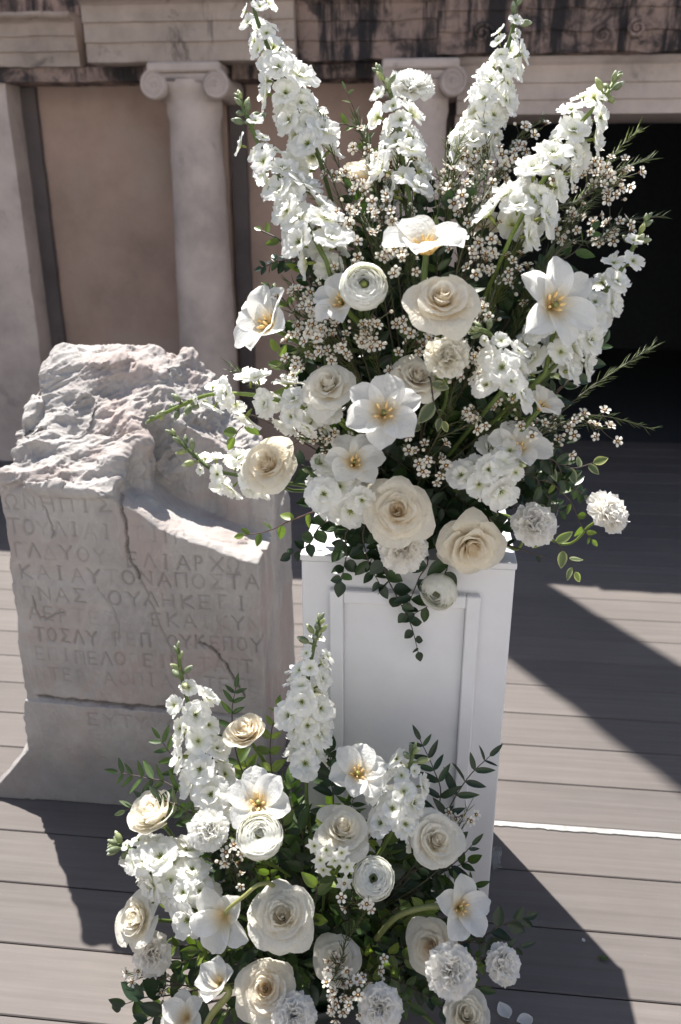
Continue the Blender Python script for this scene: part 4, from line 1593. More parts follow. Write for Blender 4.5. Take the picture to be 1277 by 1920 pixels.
def wax(label, pts, clusters, nb, rpx=11.6, group='waxflower sprigs', needle=46, nl=24, base=None, tipneedle=True, spread=26):
    """pts: main twig (px, py, y) from tip back; clusters: (px, py, y) centres of blossom sprays"""
    wax_meshes()
    lowp = pts[-1][1] > 1140
    sh = lambda q: at(q[0], q[1], q[2] - 0.75 * bulge(q[0], q[1]))
    P = [sh(q) for q in pts]
    if base is not None:
        P.append(base)
    line = spline(P, 8)
    root = thing('waxflower_sprig', label, 'waxflower', P[-1], group)
    mb = MB()
    mb.tube(line, 0.0007, 0.0017, k=5)
    L = len(line) - 1
    subs = []
    spots = []
    for c in clusters:
        cp = sh(c)
        i = min(range(len(line)), key=lambda q: (line[q] - cp).length)
        i = min(L, i + 5)
        sl_ = spline([cp, cp.lerp(line[i], 0.5) + Vector((0, 0.005, -0.004)), line[i]], 4)
        mb.tube(sl_, 0.0006, 0.0011, k=4)
        subs.append(sl_)
        for k in range(nb):
            o = (RT * rnd.gauss(0, 1) + UP * rnd.gauss(0, 1) + BK * rnd.gauss(0, .7)) * spread * 0.62 * mpp(cp)
            bp = cp + o
            n = (o.normalized() * 0.7 + cdir(rnd.uniform(-.5, .5), rnd.uniform(-.3, .7)) * 0.9).normalized()
            rr = rpx * mpp(bp) * rnd.uniform(.8, 1.15)
            j = sl_[rnd.randrange(1, 4)]
            mb.tube([bp - n * rr * 0.3, (bp - n * rr).lerp(j, 0.4), j], 0.0005, 0.0007, k=3, caps=False)
            spots.append((bp, n, rr))
    mb.build('stem', M_twigwax if rnd.random() < .7 else M_twig, root)
    for bp, n, rr in spots:
        if rnd.random() < 0.84:
            put('blossom', _cache[('wax',)], root, head_matrix(bp, n, rr, rnd.uniform(0, 6)))
        else:
            put('bud', _cache[('waxbud',)], root, head_matrix(bp, n, rr * 0.7, 0))
    nl_ = MB()
    allb = [line] + subs
    mbn = MB()
    for li, ln in enumerate(allb):
        cnt = needle if li == 0 else needle // 5
        LL = len(ln) - 1
        for k in range(cnt):
            f = (k + rnd.random()) / cnt * (0.75 if li == 0 else 1)
            i = min(LL - 1, int(f * LL))
            p = ln[i].lerp(ln[i + 1], f * LL - i)
            t = (ln[i] - ln[i + 1]).normalized()
            sd = Quaternion(t, rnd.uniform(0, 6.28)) @ t.orthogonal().normalized()
            d = (t + sd * 0.6 * rnd.uniform(.5, 1.3)).normalized()
            l = nl * mpp(p) * rnd.uniform(.7, 1.2)
            mbn.tube([p, p + d * l * 0.6, p + d * l + t * l * 0.08], 0.0007, radii=[0.0006, 0.00085, 0.0002], k=3, caps=False)
    o = mbn.build('needles', M_needle, root)
    o['kind'] = 'stuff'
    return root


# ------------------------------------------------------------------ bowls that hold the stems
M_bowl = plain('bowl_dark', (0.03, 0.035, 0.03), 0.6)
for nm, lab, p, rr, z0, hh in (('flower_bowl', 'low dark bowl holding the upper stems on top of the plinth', FOOT_TOP, 0.10, PZ + 0.0005, 0.05),
                               ('flower_bowl', 'low dark bowl holding the lower stems on the deck', FOOT_LOW, 0.11, 0.0005, 0.06)):
    b0 = thing(nm, lab, 'bowl', (p.x, p.y, z0))
    mb = MB()
    rows = []
    for r, z in ((0.0, 0.0), (0.7, 0.0), (0.85, 0.2), (1.0, 1.0), (0.96, 1.0), (0.8, 0.25)):
        rows.append([(p.x + rr * r * math.cos(2 * math.pi * j / 28), p.y + rr * r * math.sin(2 * math.pi * j / 28), z0 + hh * z) for j in range(28)])
    mb.sheet(np.array(rows), closed=True)
    mb.build('bowl', M_bowl, b0)
    mb = MB()
    mb.ball((p.x, p.y, z0 + hh * 0.35), rr * 0.78, 0, 16, 8, stretch=0.75)
    mb.build('foam', M_leafdark, b0)
# ------------------------------------------------------------------ upper arrangement: stock spikes
stock('tallest white stock spike, leaning left and cut by the picture top', [(470, -22), (480, 30), (503, 90), (535, 165), (570, 235), (600, 300)], 34, 29, 1.60, 1.53, buds=6, budlen=0.06, narrow=0.8)
stock('white stock spike with drooping bud tip beside the tallest one', [(447, 178), (462, 215), (485, 270), (530, 345), (572, 415), (612, 490)], 32, 33, 1.55, 1.45, buds=11, budlen=0.17, narrow=0.65)
stock('white stock spike with bud tip in front of the frilled carnation on top', [(708, 130), (728, 165), (742, 210), (752, 265), (758, 320), (768, 370)], 22, 30, 1.56, 1.50, buds=8, budlen=0.18, narrow=0.85)
stock('slender white stock spike rising highest on the right side', [(967, -8), (962, 50), (945, 110), (925, 170), (905, 235), (888, 290)], 34, 27, 1.66, 1.58, buds=6, budlen=0.16, narrow=0.75)
stock('leaning white stock spike in front of the dark doorway top', [(1158, 140), (1135, 180), (1090, 230), (1050, 290), (1005, 360), (960, 440)], 32, 34, 1.60, 1.47, buds=10, budlen=0.13, narrow=0.75)
stock('white stock spike reaching furthest over the dark doorway', [(1215, 408), (1192, 455), (1165, 505), (1125, 560), (1085, 620), (1045, 680)], 24, 30, 1.54, 1.46, buds=8, budlen=0.18, narrow=0.8)
stock('short stock spike with grey green buds below the doorway spike', [(1080, 535), (1062, 570), (1042, 610), (1030, 660), (1022, 700)], 13, 33, 1.46, 1.43, buds=9, budlen=0.26)
stock('short white stock with sunlit buds below the large cream rose', [(885, 618), (912, 622), (935, 650), (948, 690), (940, 735)], 13, 31, 1.40, 1.39, buds=8, budlen=0.22)
stock('stock spike pointing left with a bare budded tip before the stone', [(282, 788), (330, 765), (385, 742), (440, 738), (500, 745), (590, 770)], 16, 28, 1.50, 1.42, buds=9, budlen=0.30, narrow=0.6)
stock('lower left pointing stock spike with sparse flowers beside a rose', [(322, 812), (352, 842), (395, 878), (440, 890), (500, 900)], 12, 25, 1.50, 1.46, buds=9, budlen=0.32, narrow=0.8)
stock('round stock head hanging over the left plinth corner', [(580, 885), (605, 905), (640, 920), (680, 915)], 12, 34, 1.385, 1.40, buds=2, budlen=0.05, narrow=0.95, face=1.2)
stock('round stock head in shade above the two right carnations', [(975, 862), (945, 880), (910, 885), (880, 905)], 12, 33, 1.40, 1.41, buds=2, budlen=0.05, narrow=0.95, face=1.2)
stock('white stock tucked under the cream rose left of centre', [(560, 755), (590, 775), (630, 785)], 8, 28, 1.43, 1.44, buds=1, budlen=0.05, narrow=0.95, face=0.9)
# upper arrangement: roses
rose('largest open cream rose in the middle of the upper arrangement', 830, 552, 70, -0.05, 0.0, 1.345)
rose('pale cream rose between the side tulip and the open white tulip', 612, 716, 56, -0.35, 0.1, 1.40, 'ivory')
rose('peach centred rose in front of the broken stone', 497, 867, 57, -0.35, 0.0, 1.42)
rose('cream rose hanging lowest at the centre, over the plinth edge', 745, 956, 63, 0.0, -0.25, 1.35)
rose('cream rose tipped forward over the right plinth corner', 888, 1030, 60, 0.1, -0.85, 1.395)
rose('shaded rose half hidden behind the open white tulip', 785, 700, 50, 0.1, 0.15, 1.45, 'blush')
rose('backlit cream rose behind waxflower beside the middle stock spike', 680, 316, 60, -0.1, 1.1, 1.60, openness=0.7)
rose('small cream rose deep behind the leaning right stock', 918, 415, 44, 0.0, 0.5, 1.58, openness=0.6)
# upper arrangement: carnations, ranunculus
carnation('frilled white carnation at the top behind a stock spike', 772, 158, 47, 0.15, 0.5, 1.62, 'white')
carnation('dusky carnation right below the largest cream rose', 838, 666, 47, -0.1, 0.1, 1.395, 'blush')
carnation('carnation above the right plinth corner against dark deck', 1004, 982, 46, 0.15, 0.05, 1.42)
carnation('outermost carnation floating over the dark deck on the right', 1143, 960, 45, 0.55, 0.2, 1.50)
carnation('carnation peeping out below the lowest centre rose', 757, 1028, 46, 0.0, -0.3, 1.385)
ranunculus('white ranunculus with dark centre left of the largest rose', 682, 537, 45, 0.0, -0.25, 1.39)
ranunculus('drooping white ranunculus in front of the plinth panel', 822, 1110, 36, -0.55, -0.9, 1.385, eye=False)
# upper arrangement: tulips
tulip('open white tulip facing up above the largest cream rose', 800, 446, 84, 0.0, 0.85, 1.40, roll=0.3, width=0.52)
tulip('tall petalled white tulip against the doorway on the right', 1048, 568, 92, 0.35, -0.35, 1.41, roll=1.0, width=0.33)
tulip('fully open white tulip facing front at the centre', 720, 770, 76, 0.0, -0.15, 1.345, roll=0.5)
tulip('white tulip turned sideways in front of the left wall', 492, 602, 76, -0.95, 0.05, 1.46, roll=0.2, opening=0.9)
tulip('shaded white tulip under the fully open centre tulip', 665, 862, 62, 0.1, 0.1, 1.41, roll=1.2)
tulip('shaded tulip above the round stock head on the right', 972, 836, 64, 0.05, 0.25, 1.43, roll=0.9)
tulip('white tulip half hidden behind the dark centred ranunculus', 636, 560, 58, -0.45, 0.0, 1.43, roll=2.6)
tulip('folded white tulip below the tall petalled tulip', 1020, 758, 44, 0.55, 0.35, 1.43, opening=0.55)

# ------------------------------------------------------------------ lower arrangement
stock('stock spike with bare budded tip in front of the carved stone', [(333, 1215), (341, 1270), (357, 1335), (378, 1400), (398, 1455), (412, 1515)], 24, 31, 1.27, 1.22, buds=8, budlen=0.22, narrow=0.75)
stock('upright stock spike standing before the plinth edge', [(601, 1160), (590, 1205), (578, 1270), (574, 1340), (575, 1430)], 30, 27, 1.28, 1.25, buds=10, budlen=0.17, narrow=0.85, via=[(579, 1540, 1.23)])
stock('stock spike lying out over the stone shadow to the left', [(212, 1582), (245, 1592), (290, 1612), (335, 1648), (385, 1690)], 26, 32, 1.20, 1.14, buds=12, budlen=0.16, narrow=0.75)
stock('short shaded stock in front of the plinth panel', [(775, 1405), (768, 1440), (755, 1480), (748, 1520), (735, 1560)], 18, 29, 1.25, 1.22, buds=6, budlen=0.15, narrow=0.85)
rose('half closed cream rose at the top of the lower arrangement', 458, 1368, 45, -0.55, 0.85, 1.24, openness=0.5, zs=1.0)
rose('pointed ivory rosebud beside the left stock spikes', 285, 1522, 50, -0.55, 0.95, 1.20, 'ivory', openness=0.3, zs=1.25)
rose('outermost ivory rose on the left, over the bare deck', 250, 1722, 52, -0.75, 0.15, 1.12, 'ivory', openness=0.8)
rose('ruffled ivory rose in front of the plinth, below the shaded tulip', 642, 1548, 60, 0.0, 0.8, 1.19, 'ivory', ragged=0.15)
rose('ivory rose on the right against the plinth corner', 820, 1575, 55, 0.25, 0.2, 1.20, 'ivory', openness=0.8)
rose('large sunlit white rose in the centre of the lower arrangement', 528, 1716, 67, 0.05, 0.3, 1.09, 'ivory')
rose('cream rose near the bottom edge with an open spiral heart', 497, 1854, 56, 0.05, 0.2, 1.04, 'cream')
rose('shaded cream rose behind the lower right carnation', 805, 1775, 48, -0.35, 0.1, 1.13, 'cream')
rose('green tinged rose at the bottom edge on the right', 876, 1900, 47, 0.1, 0.7, 1.05, 'ivory', openness=0.6)
rose('deep shaded white rose behind waxflower twigs', 635, 1797, 50, 0.0, 0.35, 1.12, 'ivory')
ranunculus('closed white ranunculus under the open sunlit tulip', 487, 1567, 44, 0.0, 0.4, 1.13, eye=False)
ranunculus('shaded white ranunculus below the ruffled ivory rose', 700, 1647, 40, -0.05, 0.1, 1.15, eye=False)
carnation('sunlit white carnation left of the closed ranunculus', 390, 1556, 41, -0.1, 0.15, 1.15, 'white')
carnation('shaded carnation hanging below the outermost ivory rose', 284, 1790, 40, -0.2, -0.15, 1.12)
carnation('large frilled carnation at the lower right', 848, 1822, 49, 0.1, 0.1, 1.06)
carnation('carnation lying on the right, on the shaded deck', 945, 1808, 38, 0.65, 0.15, 1.10)
carnation('frilled carnation at the bottom edge centre', 713, 1890, 44, 0.0, 0.25, 1.03)
carnation('carnation cut by the bottom edge beside the spiral rose', 550, 1905, 44, 0.0, 0.3, 1.02)
tulip('sunlit open tulip in front of the left stock spike', 484, 1502, 66, 0.05, 0.3, 1.16, roll=0.9)
tulip('shaded open tulip standing before the plinth panel', 672, 1447, 60, 0.15, 0.4, 1.23, roll=0.4)
tulip('white tulip seen from behind with a pale stem crossing it', 412, 1725, 66, -0.35, -0.35, 1.09, roll=0.7, petals=5, stem_mat=M_paleStem, stem_via=[(428, 1704, 1.075), (458, 1680, 1.075), (488, 1658, 1.09), (520, 1668, 1.15), (560, 1750, 1.22)], stem_r=0.0034, stam=False)
tulip('open tulip on a bent pale stem at the lower right', 870, 1702, 62, 0.5, 0.1, 1.13, roll=0.6, petals=5, stem_mat=M_paleStem, stem_via=[(805, 1700, 1.15), (745, 1718, 1.16), (705, 1760, 1.18)], stem_r=0.005)
tulip('half shut tulip on a thick pale stem near the bottom', 407, 1838, 50, -0.5, 0.75, 1.05, opening=0.25, stem_mat=M_paleStem, stem_via=[(430, 1862, 1.04), (395, 1905, 1.03), (372, 1960, 1.05)], stem_r=0.0055, stam=False)
tulip('white tulip cut by the bottom edge on the left', 345, 1905, 52, -0.35, 0.6, 1.04, opening=0.6, stam=False)

# small narcissus stem with six petalled white flowers
floret_meshes()
na = thing('narcissus_stem', 'cluster of small star shaped white flowers below the ruffled rose', 'narcissus', FOOT_LOW + Vector((0.02, 0.01, 0)))
mbn = MB()
hub = at(618, 1600, 1.12)
mbn.tube(spline([hub, hub.lerp(FOOT_LOW, 0.5) + Vector((0, 0.02, 0)), FOOT_LOW + Vector((0.02, 0.01, 0))], 6), 0.003)
for px, py in ((590, 1585), (612, 1592), (607, 1630), (640, 1598), (650, 1625), (628, 1612), (645, 1655), (600, 1612)):
    p = at(px, py, 1.085 + rnd.uniform(-.01, .01))
    n = cdir(rnd.uniform(-.5, .5), rnd.uniform(-.5, .2))
    r = 19 * mpp(p)
    M = head_matrix(p, n, r, rnd.uniform(0, 6))
    f = put('floret', _cache[('floret',)], na, M)
    for k in range(6):
        me = pm_(('narc', k % 2), lambda: blade(0.30, 1.2, 1.6, 0.1, 70 + k % 2, 6, 5, wexp=0.95, L=1.0), M_white)
        sub('petal', me, f, Rz(k * math.pi / 3))
    mbn.tube(spline([p - n * r * 0.3, p.lerp(hub, 0.5) - n * 0.01, hub], 4), 0.0012, k=4)
mbn.build('stem', M_stem, na)

# ------------------------------------------------------------------ waxflower sprigs of the upper arrangement
W = lambda lab, pts, cl, nb, **k: wax(lab, pts, cl, nb, base=k.pop('base', FOOT_TOP + Vector((rnd.uniform(-.04, .04), rnd.uniform(-.02, .03), 0))), **k)
W('sunlit waxflower sprig in front of the backlit cream rose', [(600, 210, 1.53), (625, 290, 1.51), (665, 380, 1.49), (710, 520, 1.5)], [(640, 325, 1.5), (668, 352, 1.5), (690, 385, 1.49)], 6)
W('waxflower sprig against the left stock spikes with needle tip', [(585, 270, 1.5), (620, 330, 1.48), (660, 440, 1.47), (700, 560, 1.48)], [(628, 420, 1.46), (660, 455, 1.45), (655, 405, 1.46)], 7)
W('waxflower sprig between the middle stock and the open tulip', [(690, 300, 1.52), (705, 360, 1.5), (722, 430, 1.49), (735, 560, 1.5)], [(735, 405, 1.46), (718, 395, 1.47)], 7)
W('waxflower sprig right of the middle stock spike', [(838, 265, 1.55), (835, 320, 1.53), (820, 400, 1.5), (800, 540, 1.5)], [(822, 322, 1.53), (838, 345, 1.52)], 7)
W('large waxflower spray under the slender right stock spike', [(905, 225, 1.56), (915, 300, 1.54), (900, 390, 1.5), (850, 540, 1.5)], [(868, 288, 1.55), (905, 290, 1.55), (890, 340, 1.53), (920, 350, 1.53)], 8)
W('waxflower spray beside the top of the dark doorway', [(1015, 228, 1.58), (970, 260, 1.56), (935, 330, 1.53), (880, 470, 1.5)], [(945, 305, 1.54), (965, 300, 1.54), (935, 320, 1.53), (985, 255, 1.57)], 8)
W('waxflower twigs in front of the small deep cream rose', [(935, 360, 1.52), (905, 430, 1.5), (870, 520, 1.49), (820, 640, 1.5)], [(905, 440, 1.49), (880, 465, 1.48), (915, 470, 1.48), (900, 500, 1.47)], 8)
W('feathery waxflower sprig reaching right along the leaning stock', [(1222, 296, 1.6), (1150, 325, 1.57), (1080, 380, 1.54), (960, 480, 1.5)], [(1135, 320, 1.57), (1115, 300, 1.57), (1155, 345, 1.57), (1120, 350, 1.56)], 8, needle=70)
W('second feathery waxflower sprig below the first on the right', [(1195, 245, 1.62), (1150, 290, 1.6), (1090, 370, 1.56), (980, 470, 1.52)], [(1170, 330, 1.6), (1090, 400, 1.55), (1060, 420, 1.54)], 6, needle=70)
W('sprig of waxflower buds above the furthest doorway spike', [(1245, 405, 1.56), (1175, 415, 1.54), (1120, 450, 1.52), (1010, 520, 1.49)], [(1155, 415, 1.54), (1160, 440, 1.54)], 8)
W('waxflower sprig beside the sideways tulip', [(545, 530, 1.46), (570, 570, 1.45), (600, 620, 1.45), (680, 720, 1.47)], [(562, 552, 1.45), (550, 585, 1.45), (575, 580, 1.44)], 8)
W('dense waxflower spray above the pale cream rose', [(520, 690, 1.46), (560, 660, 1.44), (610, 650, 1.44), (690, 740, 1.47)], [(570, 645, 1.43), (605, 628, 1.42), (640, 640, 1.42), (625, 660, 1.42), (560, 675, 1.44), (600, 600, 1.43)], 8)
W('waxflower spray under the dark centred ranunculus', [(690, 590, 1.43), (690, 625, 1.43), (710, 690, 1.46)], [(680, 610, 1.42), (700, 625, 1.42), (690, 640, 1.43)], 8)
W('waxflower spray left of the largest rose in deep shade', [(770, 570, 1.45), (765, 630, 1.45), (760, 700, 1.48)], [(770, 610, 1.44), (778, 640, 1.44), (735, 690, 1.43)], 7)
W('waxflower spray between the largest rose and the tall petalled tulip', [(935, 520, 1.44), (915, 580, 1.43), (870, 680, 1.46)], [(905, 590, 1.42), (912, 575, 1.42), (880, 660, 1.41), (890, 690, 1.41)], 7)
W('waxflower beside the variegated leaves in the shaded centre', [(850, 730, 1.42), (830, 800, 1.42), (800, 860, 1.46)], [(815, 850, 1.41), (800, 870, 1.41), (830, 880, 1.41), (900, 770, 1.42), (890, 790, 1.42)], 7)
W('waxflower sprig in shade right of the shaded tulip', [(1225, 805, 1.56), (1130, 780, 1.53), (1060, 790, 1.5), (960, 850, 1.48)], [(1080, 800, 1.5), (1130, 805, 1.52), (1020, 820, 1.48), (1045, 835, 1.49), (1010, 800, 1.47)], 6, needle=60)
W('bare needled twig stretching right past the doorway', [(1225, 650, 1.58), (1160, 690, 1.55), (1090, 740, 1.52), (980, 830, 1.48)], [(1050, 790, 1.5)], 4, needle=90)
W('waxflower twig left of the shaded tulip', [(570, 820, 1.43), (610, 835, 1.43), (670, 880, 1.46)], [(585, 810, 1.42), (600, 830, 1.42), (612, 815, 1.42)], 6)
W('small needle twig above the left pointing stock', [(432, 685, 1.5), (470, 715, 1.49), (530, 760, 1.47)], [], 0, needle=40)
# lower arrangement
WL = lambda lab, pts, cl, nb, **k: wax(lab, pts, cl, nb, base=FOOT_LOW + Vector((rnd.uniform(-.06, .06), rnd.uniform(-.03, .03), 0)), **k)
WL('dark waxflower twigs across the deep shaded white rose', [(650, 1750, 1.07), (640, 1800, 1.06), (620, 1840, 1.09)], [(630, 1800, 1.055), (650, 1835, 1.05), (690, 1825, 1.06)], 6)
WL('waxflower spray below the deep shaded white rose', [(660, 1840, 1.03), (650, 1870, 1.04), (640, 1900, 1.08)], [(645, 1870, 1.02), (665, 1860, 1.02), (640, 1890, 1.02)], 7)
WL('waxflower twig left of the spiral rose on the bare deck', [(235, 1825, 1.12), (290, 1830, 1.1), (370, 1850, 1.1)], [(270, 1830, 1.1), (300, 1850, 1.09)], 6)
WL('waxflower sprig between sunlit tulip and carnation', [(420, 1590, 1.14), (440, 1650, 1.14), (500, 1740, 1.16)], [(425, 1600, 1.13), (440, 1625, 1.13), (455, 1585, 1.13)], 6)
WL('waxflower sprig under the shaded ranunculus', [(690, 1700, 1.12), (680, 1720, 1.12), (640, 1780, 1.15)], [(690, 1695, 1.1), (660, 1690, 1.1)], 5)
WL('pale waxflower sprig against the right plinth edge', [(880, 1510, 1.26), (860, 1550, 1.25), (800, 1650, 1.22)], [(862, 1530, 1.25), (870, 1545, 1.25)], 4, needle=12)

# ------------------------------------------------------------------ leafy sprigs that can be told apart
FT = lambda: FOOT_TOP + Vector((rnd.uniform(-.05, .05), rnd.uniform(-.03, .04), 0))
FL = lambda: FOOT_LOW + Vector((rnd.uniform(-.07, .07), rnd.uniform(-.03, .04), 0))
sprig('thin reddish sprig with tiny pale leaves above the backlit rose', [(648, 168, 1.6), (668, 215, 1.59), (692, 290, 1.57), (720, 420, 1.53)], 'olive', 9, 22, base=FT(), stem=M_twigred)
sprig('fine light green sprig arching beside the tallest stock spike', [(615, 238, 1.57), (650, 234, 1.57), (688, 265, 1.56), (715, 400, 1.52)], 'light', 9, 26, base=FT())
sprig('brown branch with bright tip leaves below the left stock spike', [(490, 432, 1.52), (530, 455, 1.5), (568, 510, 1.48), (640, 640, 1.49)], 'light', 6, 30, base=FT(), r=0.0028)
sprig('small dark leaved twig beside the brown branch', [(492, 502, 1.51), (525, 490, 1.5), (570, 500, 1.48), (640, 620, 1.5)], 'dark', 10, 26, base=FT(), pair=True)
sprig('light green compound leaf behind the sideways tulip', [(505, 540, 1.5), (530, 560, 1.49), (560, 600, 1.48), (640, 700, 1.5)], 'light', 6, 28, base=FT(), pair=True)
sprig('twig with yellow green leaves pointing left over the stone', [(458, 1004, 1.46), (505, 995, 1.45), (555, 972, 1.44), (640, 950, 1.47)], 'light', 8, 30, base=FT(), stem=M_twigred)
sprig('single pale leaf sprig behind the peach centred rose', [(440, 820, 1.47), (455, 800, 1.47), (500, 790, 1.47)], 'light', 3, 44, base=FT())
sprig('dark rounded leaves trailing from the left plinth corner', [(545, 1040, 1.385), (580, 1020, 1.39), (620, 975, 1.41)], 'round', 9, 30, base=FT())
sprig('dark trailing sprig over the front edge of the plinth', [(640, 1090, 1.385), (650, 1040, 1.395), (665, 985, 1.42)], 'round', 12, 36, base=FT())
sprig('second dark trailing sprig hanging beside the long vine', [(712, 1095, 1.39), (690, 1050, 1.395), (690, 980, 1.42)], 'dark', 12, 38, base=FT())
sprig('long dark vine dangling down the plinth panel', [(784, 1222, 1.40), (770, 1170, 1.40), (745, 1120, 1.395), (722, 1070, 1.39), (712, 990, 1.42)], 'round', 14, 30, base=FT(), name='trailing_vine', cat='vine')
sprig('large dark leaf twig beside the drooping ranunculus', [(765, 1135, 1.395), (785, 1085, 1.39), (800, 1040, 1.40)], 'dark', 4, 52, base=FT(), terminal=False)
sprig('dark vine end under the drooping ranunculus', [(778, 1150, 1.40), (810, 1130, 1.40), (828, 1090, 1.395), (835, 1040, 1.41)], 'dark', 8, 40, base=FT(), name='trailing_vine', cat='vine')
sprig('variegated sprig reaching right above the outermost carnation', [(1112, 868, 1.52), (1075, 878, 1.51), (1040, 870, 1.49), (950, 890, 1.48)], 'var', 7, 36, base=FT())
sprig('variegated sprig drooping over the dark deck on the right', [(1078, 1072, 1.49), (1062, 1040, 1.49), (1030, 1005, 1.47), (960, 950, 1.46)], 'var', 7, 36, base=FT())
sprig('sprig with yellow leaves behind the outermost carnation', [(1110, 1012, 1.52), (1090, 985, 1.52), (1060, 930, 1.5), (980, 900, 1.48)], 'light', 9, 24, base=FT())
sprig('variegated leaves hanging in the shaded centre', [(830, 790, 1.39), (815, 760, 1.39), (800, 720, 1.42)], 'var', 6, 40, base=FT())
sprig('green leaves on a twig below the leaning right stock', [(1110, 432, 1.53), (1080, 470, 1.52), (1040, 500, 1.5), (960, 590, 1.49)], 'mid', 8, 38, base=FT())
sprig('broad dark leaves below the furthest doorway spike', [(1125, 645, 1.51), (1100, 680, 1.5), (1060, 720, 1.48), (980, 800, 1.48)], 'dark', 9, 44, base=FT())
for q_ in ([(1065, 905, 1.5), (1030, 890, 1.49), (980, 860, 1.48)], [(1050, 960, 1.5), (1020, 925, 1.49), (970, 890, 1.47)], [(1095, 930, 1.52), (1060, 900, 1.5), (1000, 860, 1.48)]):
    sprig('small dark leaved sprig between the right carnations', q_, 'dark', 9, 30, 'dark sprigs between the right carnations', base=FT(), pair=True)
sprig('thin dark twig lying over the right plinth corner', [(1040, 1050, 1.40), (990, 1035, 1.40), (945, 1020, 1.42)], 'dark', 2, 18, base=FT(), terminal=False)
sprig('green leaf pair under the fully open tulip stem', [(560, 870, 1.43), (590, 880, 1.43), (640, 900, 1.45)], 'dark', 5, 46, base=FT())
sprig('bright leaves between the two small left roses', [(520, 660, 1.47), (540, 700, 1.46), (580, 760, 1.46)], 'light', 5, 40, base=FT())
# lower arrangement
sprig('grey green olive like sprig reaching furthest left over the stone', [(222, 1448, 1.24), (270, 1458, 1.23), (325, 1475, 1.22), (420, 1560, 1.2)], 'slim', 9, 40, base=FL(), pair=True)
sprig('slim leaved sprig above the olive like one', [(300, 1385, 1.27), (325, 1420, 1.26), (365, 1470, 1.24), (440, 1570, 1.2)], 'slim', 8, 42, base=FL(), pair=True)
sprig('slim leaved sprig low beside the pointed rosebud', [(235, 1520, 1.21), (290, 1500, 1.21), (350, 1520, 1.2), (430, 1590, 1.2)], 'olive', 7, 38, base=FL(), pair=True)
sprig('upright sprig with light leaves behind the half closed rose', [(442, 1290, 1.29), (435, 1340, 1.28), (445, 1420, 1.26), (490, 1550, 1.23)], 'slim', 9, 40, base=FL(), pair=True)
sprig('light green sprig between half closed rose and upright stock', [(520, 1325, 1.29), (508, 1380, 1.28), (510, 1450, 1.26), (540, 1580, 1.23)], 'light', 8, 30, base=FL(), pair=True)
sprig('dark pinnate sprig spreading against the plinth panel', [(918, 1418, 1.30), (880, 1455, 1.29), (845, 1510, 1.27), (790, 1620, 1.23)], 'slimdark', 7, 46, base=FL(), pair=True, spread=1.0)
sprig('second dark pinnate sprig left of the spreading one', [(788, 1388, 1.30), (812, 1440, 1.29), (825, 1500, 1.27), (780, 1620, 1.23)], 'slimdark', 8, 44, base=FL(), pair=True)
sprig('dark leaves behind the shaded open tulip', [(620, 1410, 1.29), (620, 1460, 1.28), (625, 1530, 1.25)], 'dark', 7, 46, base=FL(), pair=True)
sprig('dark leafy sprig at the foot of the upright stock', [(545, 1470, 1.28), (550, 1530, 1.25), (570, 1600, 1.22)], 'mid', 9, 40, base=FL(), pair=True)
sprig('light leaves under the left lying stock spike', [(285, 1660, 1.14), (330, 1690, 1.13), (400, 1720, 1.14)], 'light', 6, 36, base=FL())
sprig('dark leaves over the bare deck at the lower left', [(228, 1885, 1.1), (275, 1870, 1.09), (350, 1860, 1.1)], 'dark', 7, 50, base=FL())
sprig('dark sprig lower left cut by the bottom edge', [(270, 1918, 1.06), (310, 1895, 1.06), (380, 1880, 1.09)], 'dark', 7, 46, base=FL())
sprig('dark leaves spreading right on the shaded deck', [(985, 1720, 1.15), (940, 1735, 1.14), (860, 1770, 1.15)], 'dark', 8, 42, base=FL())
sprig('low dark sprig beside the lying carnation', [(975, 1775, 1.12), (920, 1790, 1.11), (850, 1810, 1.12)], 'slimdark', 8, 40, base=FL())
sprig('round dark leaves in front of the plinth panel foot', [(745, 1570, 1.27), (730, 1610, 1.25), (700, 1680, 1.22)], 'round', 8, 38, base=FL())
sprig('light leaved twig right of the large sunlit rose', [(640, 1590, 1.16), (600, 1640, 1.14), (590, 1700, 1.14)], 'light', 10, 34, base=FL())
sprig('twig with small leaves behind the ivory rose at the corner', [(885, 1585, 1.27), (850, 1620, 1.26), (770, 1680, 1.23)], 'slimdark', 6, 36, base=FL())

# ------------------------------------------------------------------ foliage that fills both arrangements
def hull_pts(poly, n, mind):
    out = []
    xs, ys_ = [p[0] for p in poly], [p[1] for p in poly]
    tries = 0
    while len(out) < n and tries < 6000:
        tries += 1
        x, y = rnd.uniform(min(xs), max(xs)), rnd.uniform(min(ys_), max(ys_))
        ins, j = False, len(poly) - 1
        for i in range(len(poly)):
            (xi, yi), (xj, yj) = poly[i], poly[j]
            if (yi > y) != (yj > y) and x < (xj - xi) * (y - yi) / (yj - yi) + xi:
                ins = not ins
            j = i
        if ins and all((x - a) ** 2 + (y - b_) ** 2 > mind * mind for a, b_ in out):
            out.append((x, y))
    return out


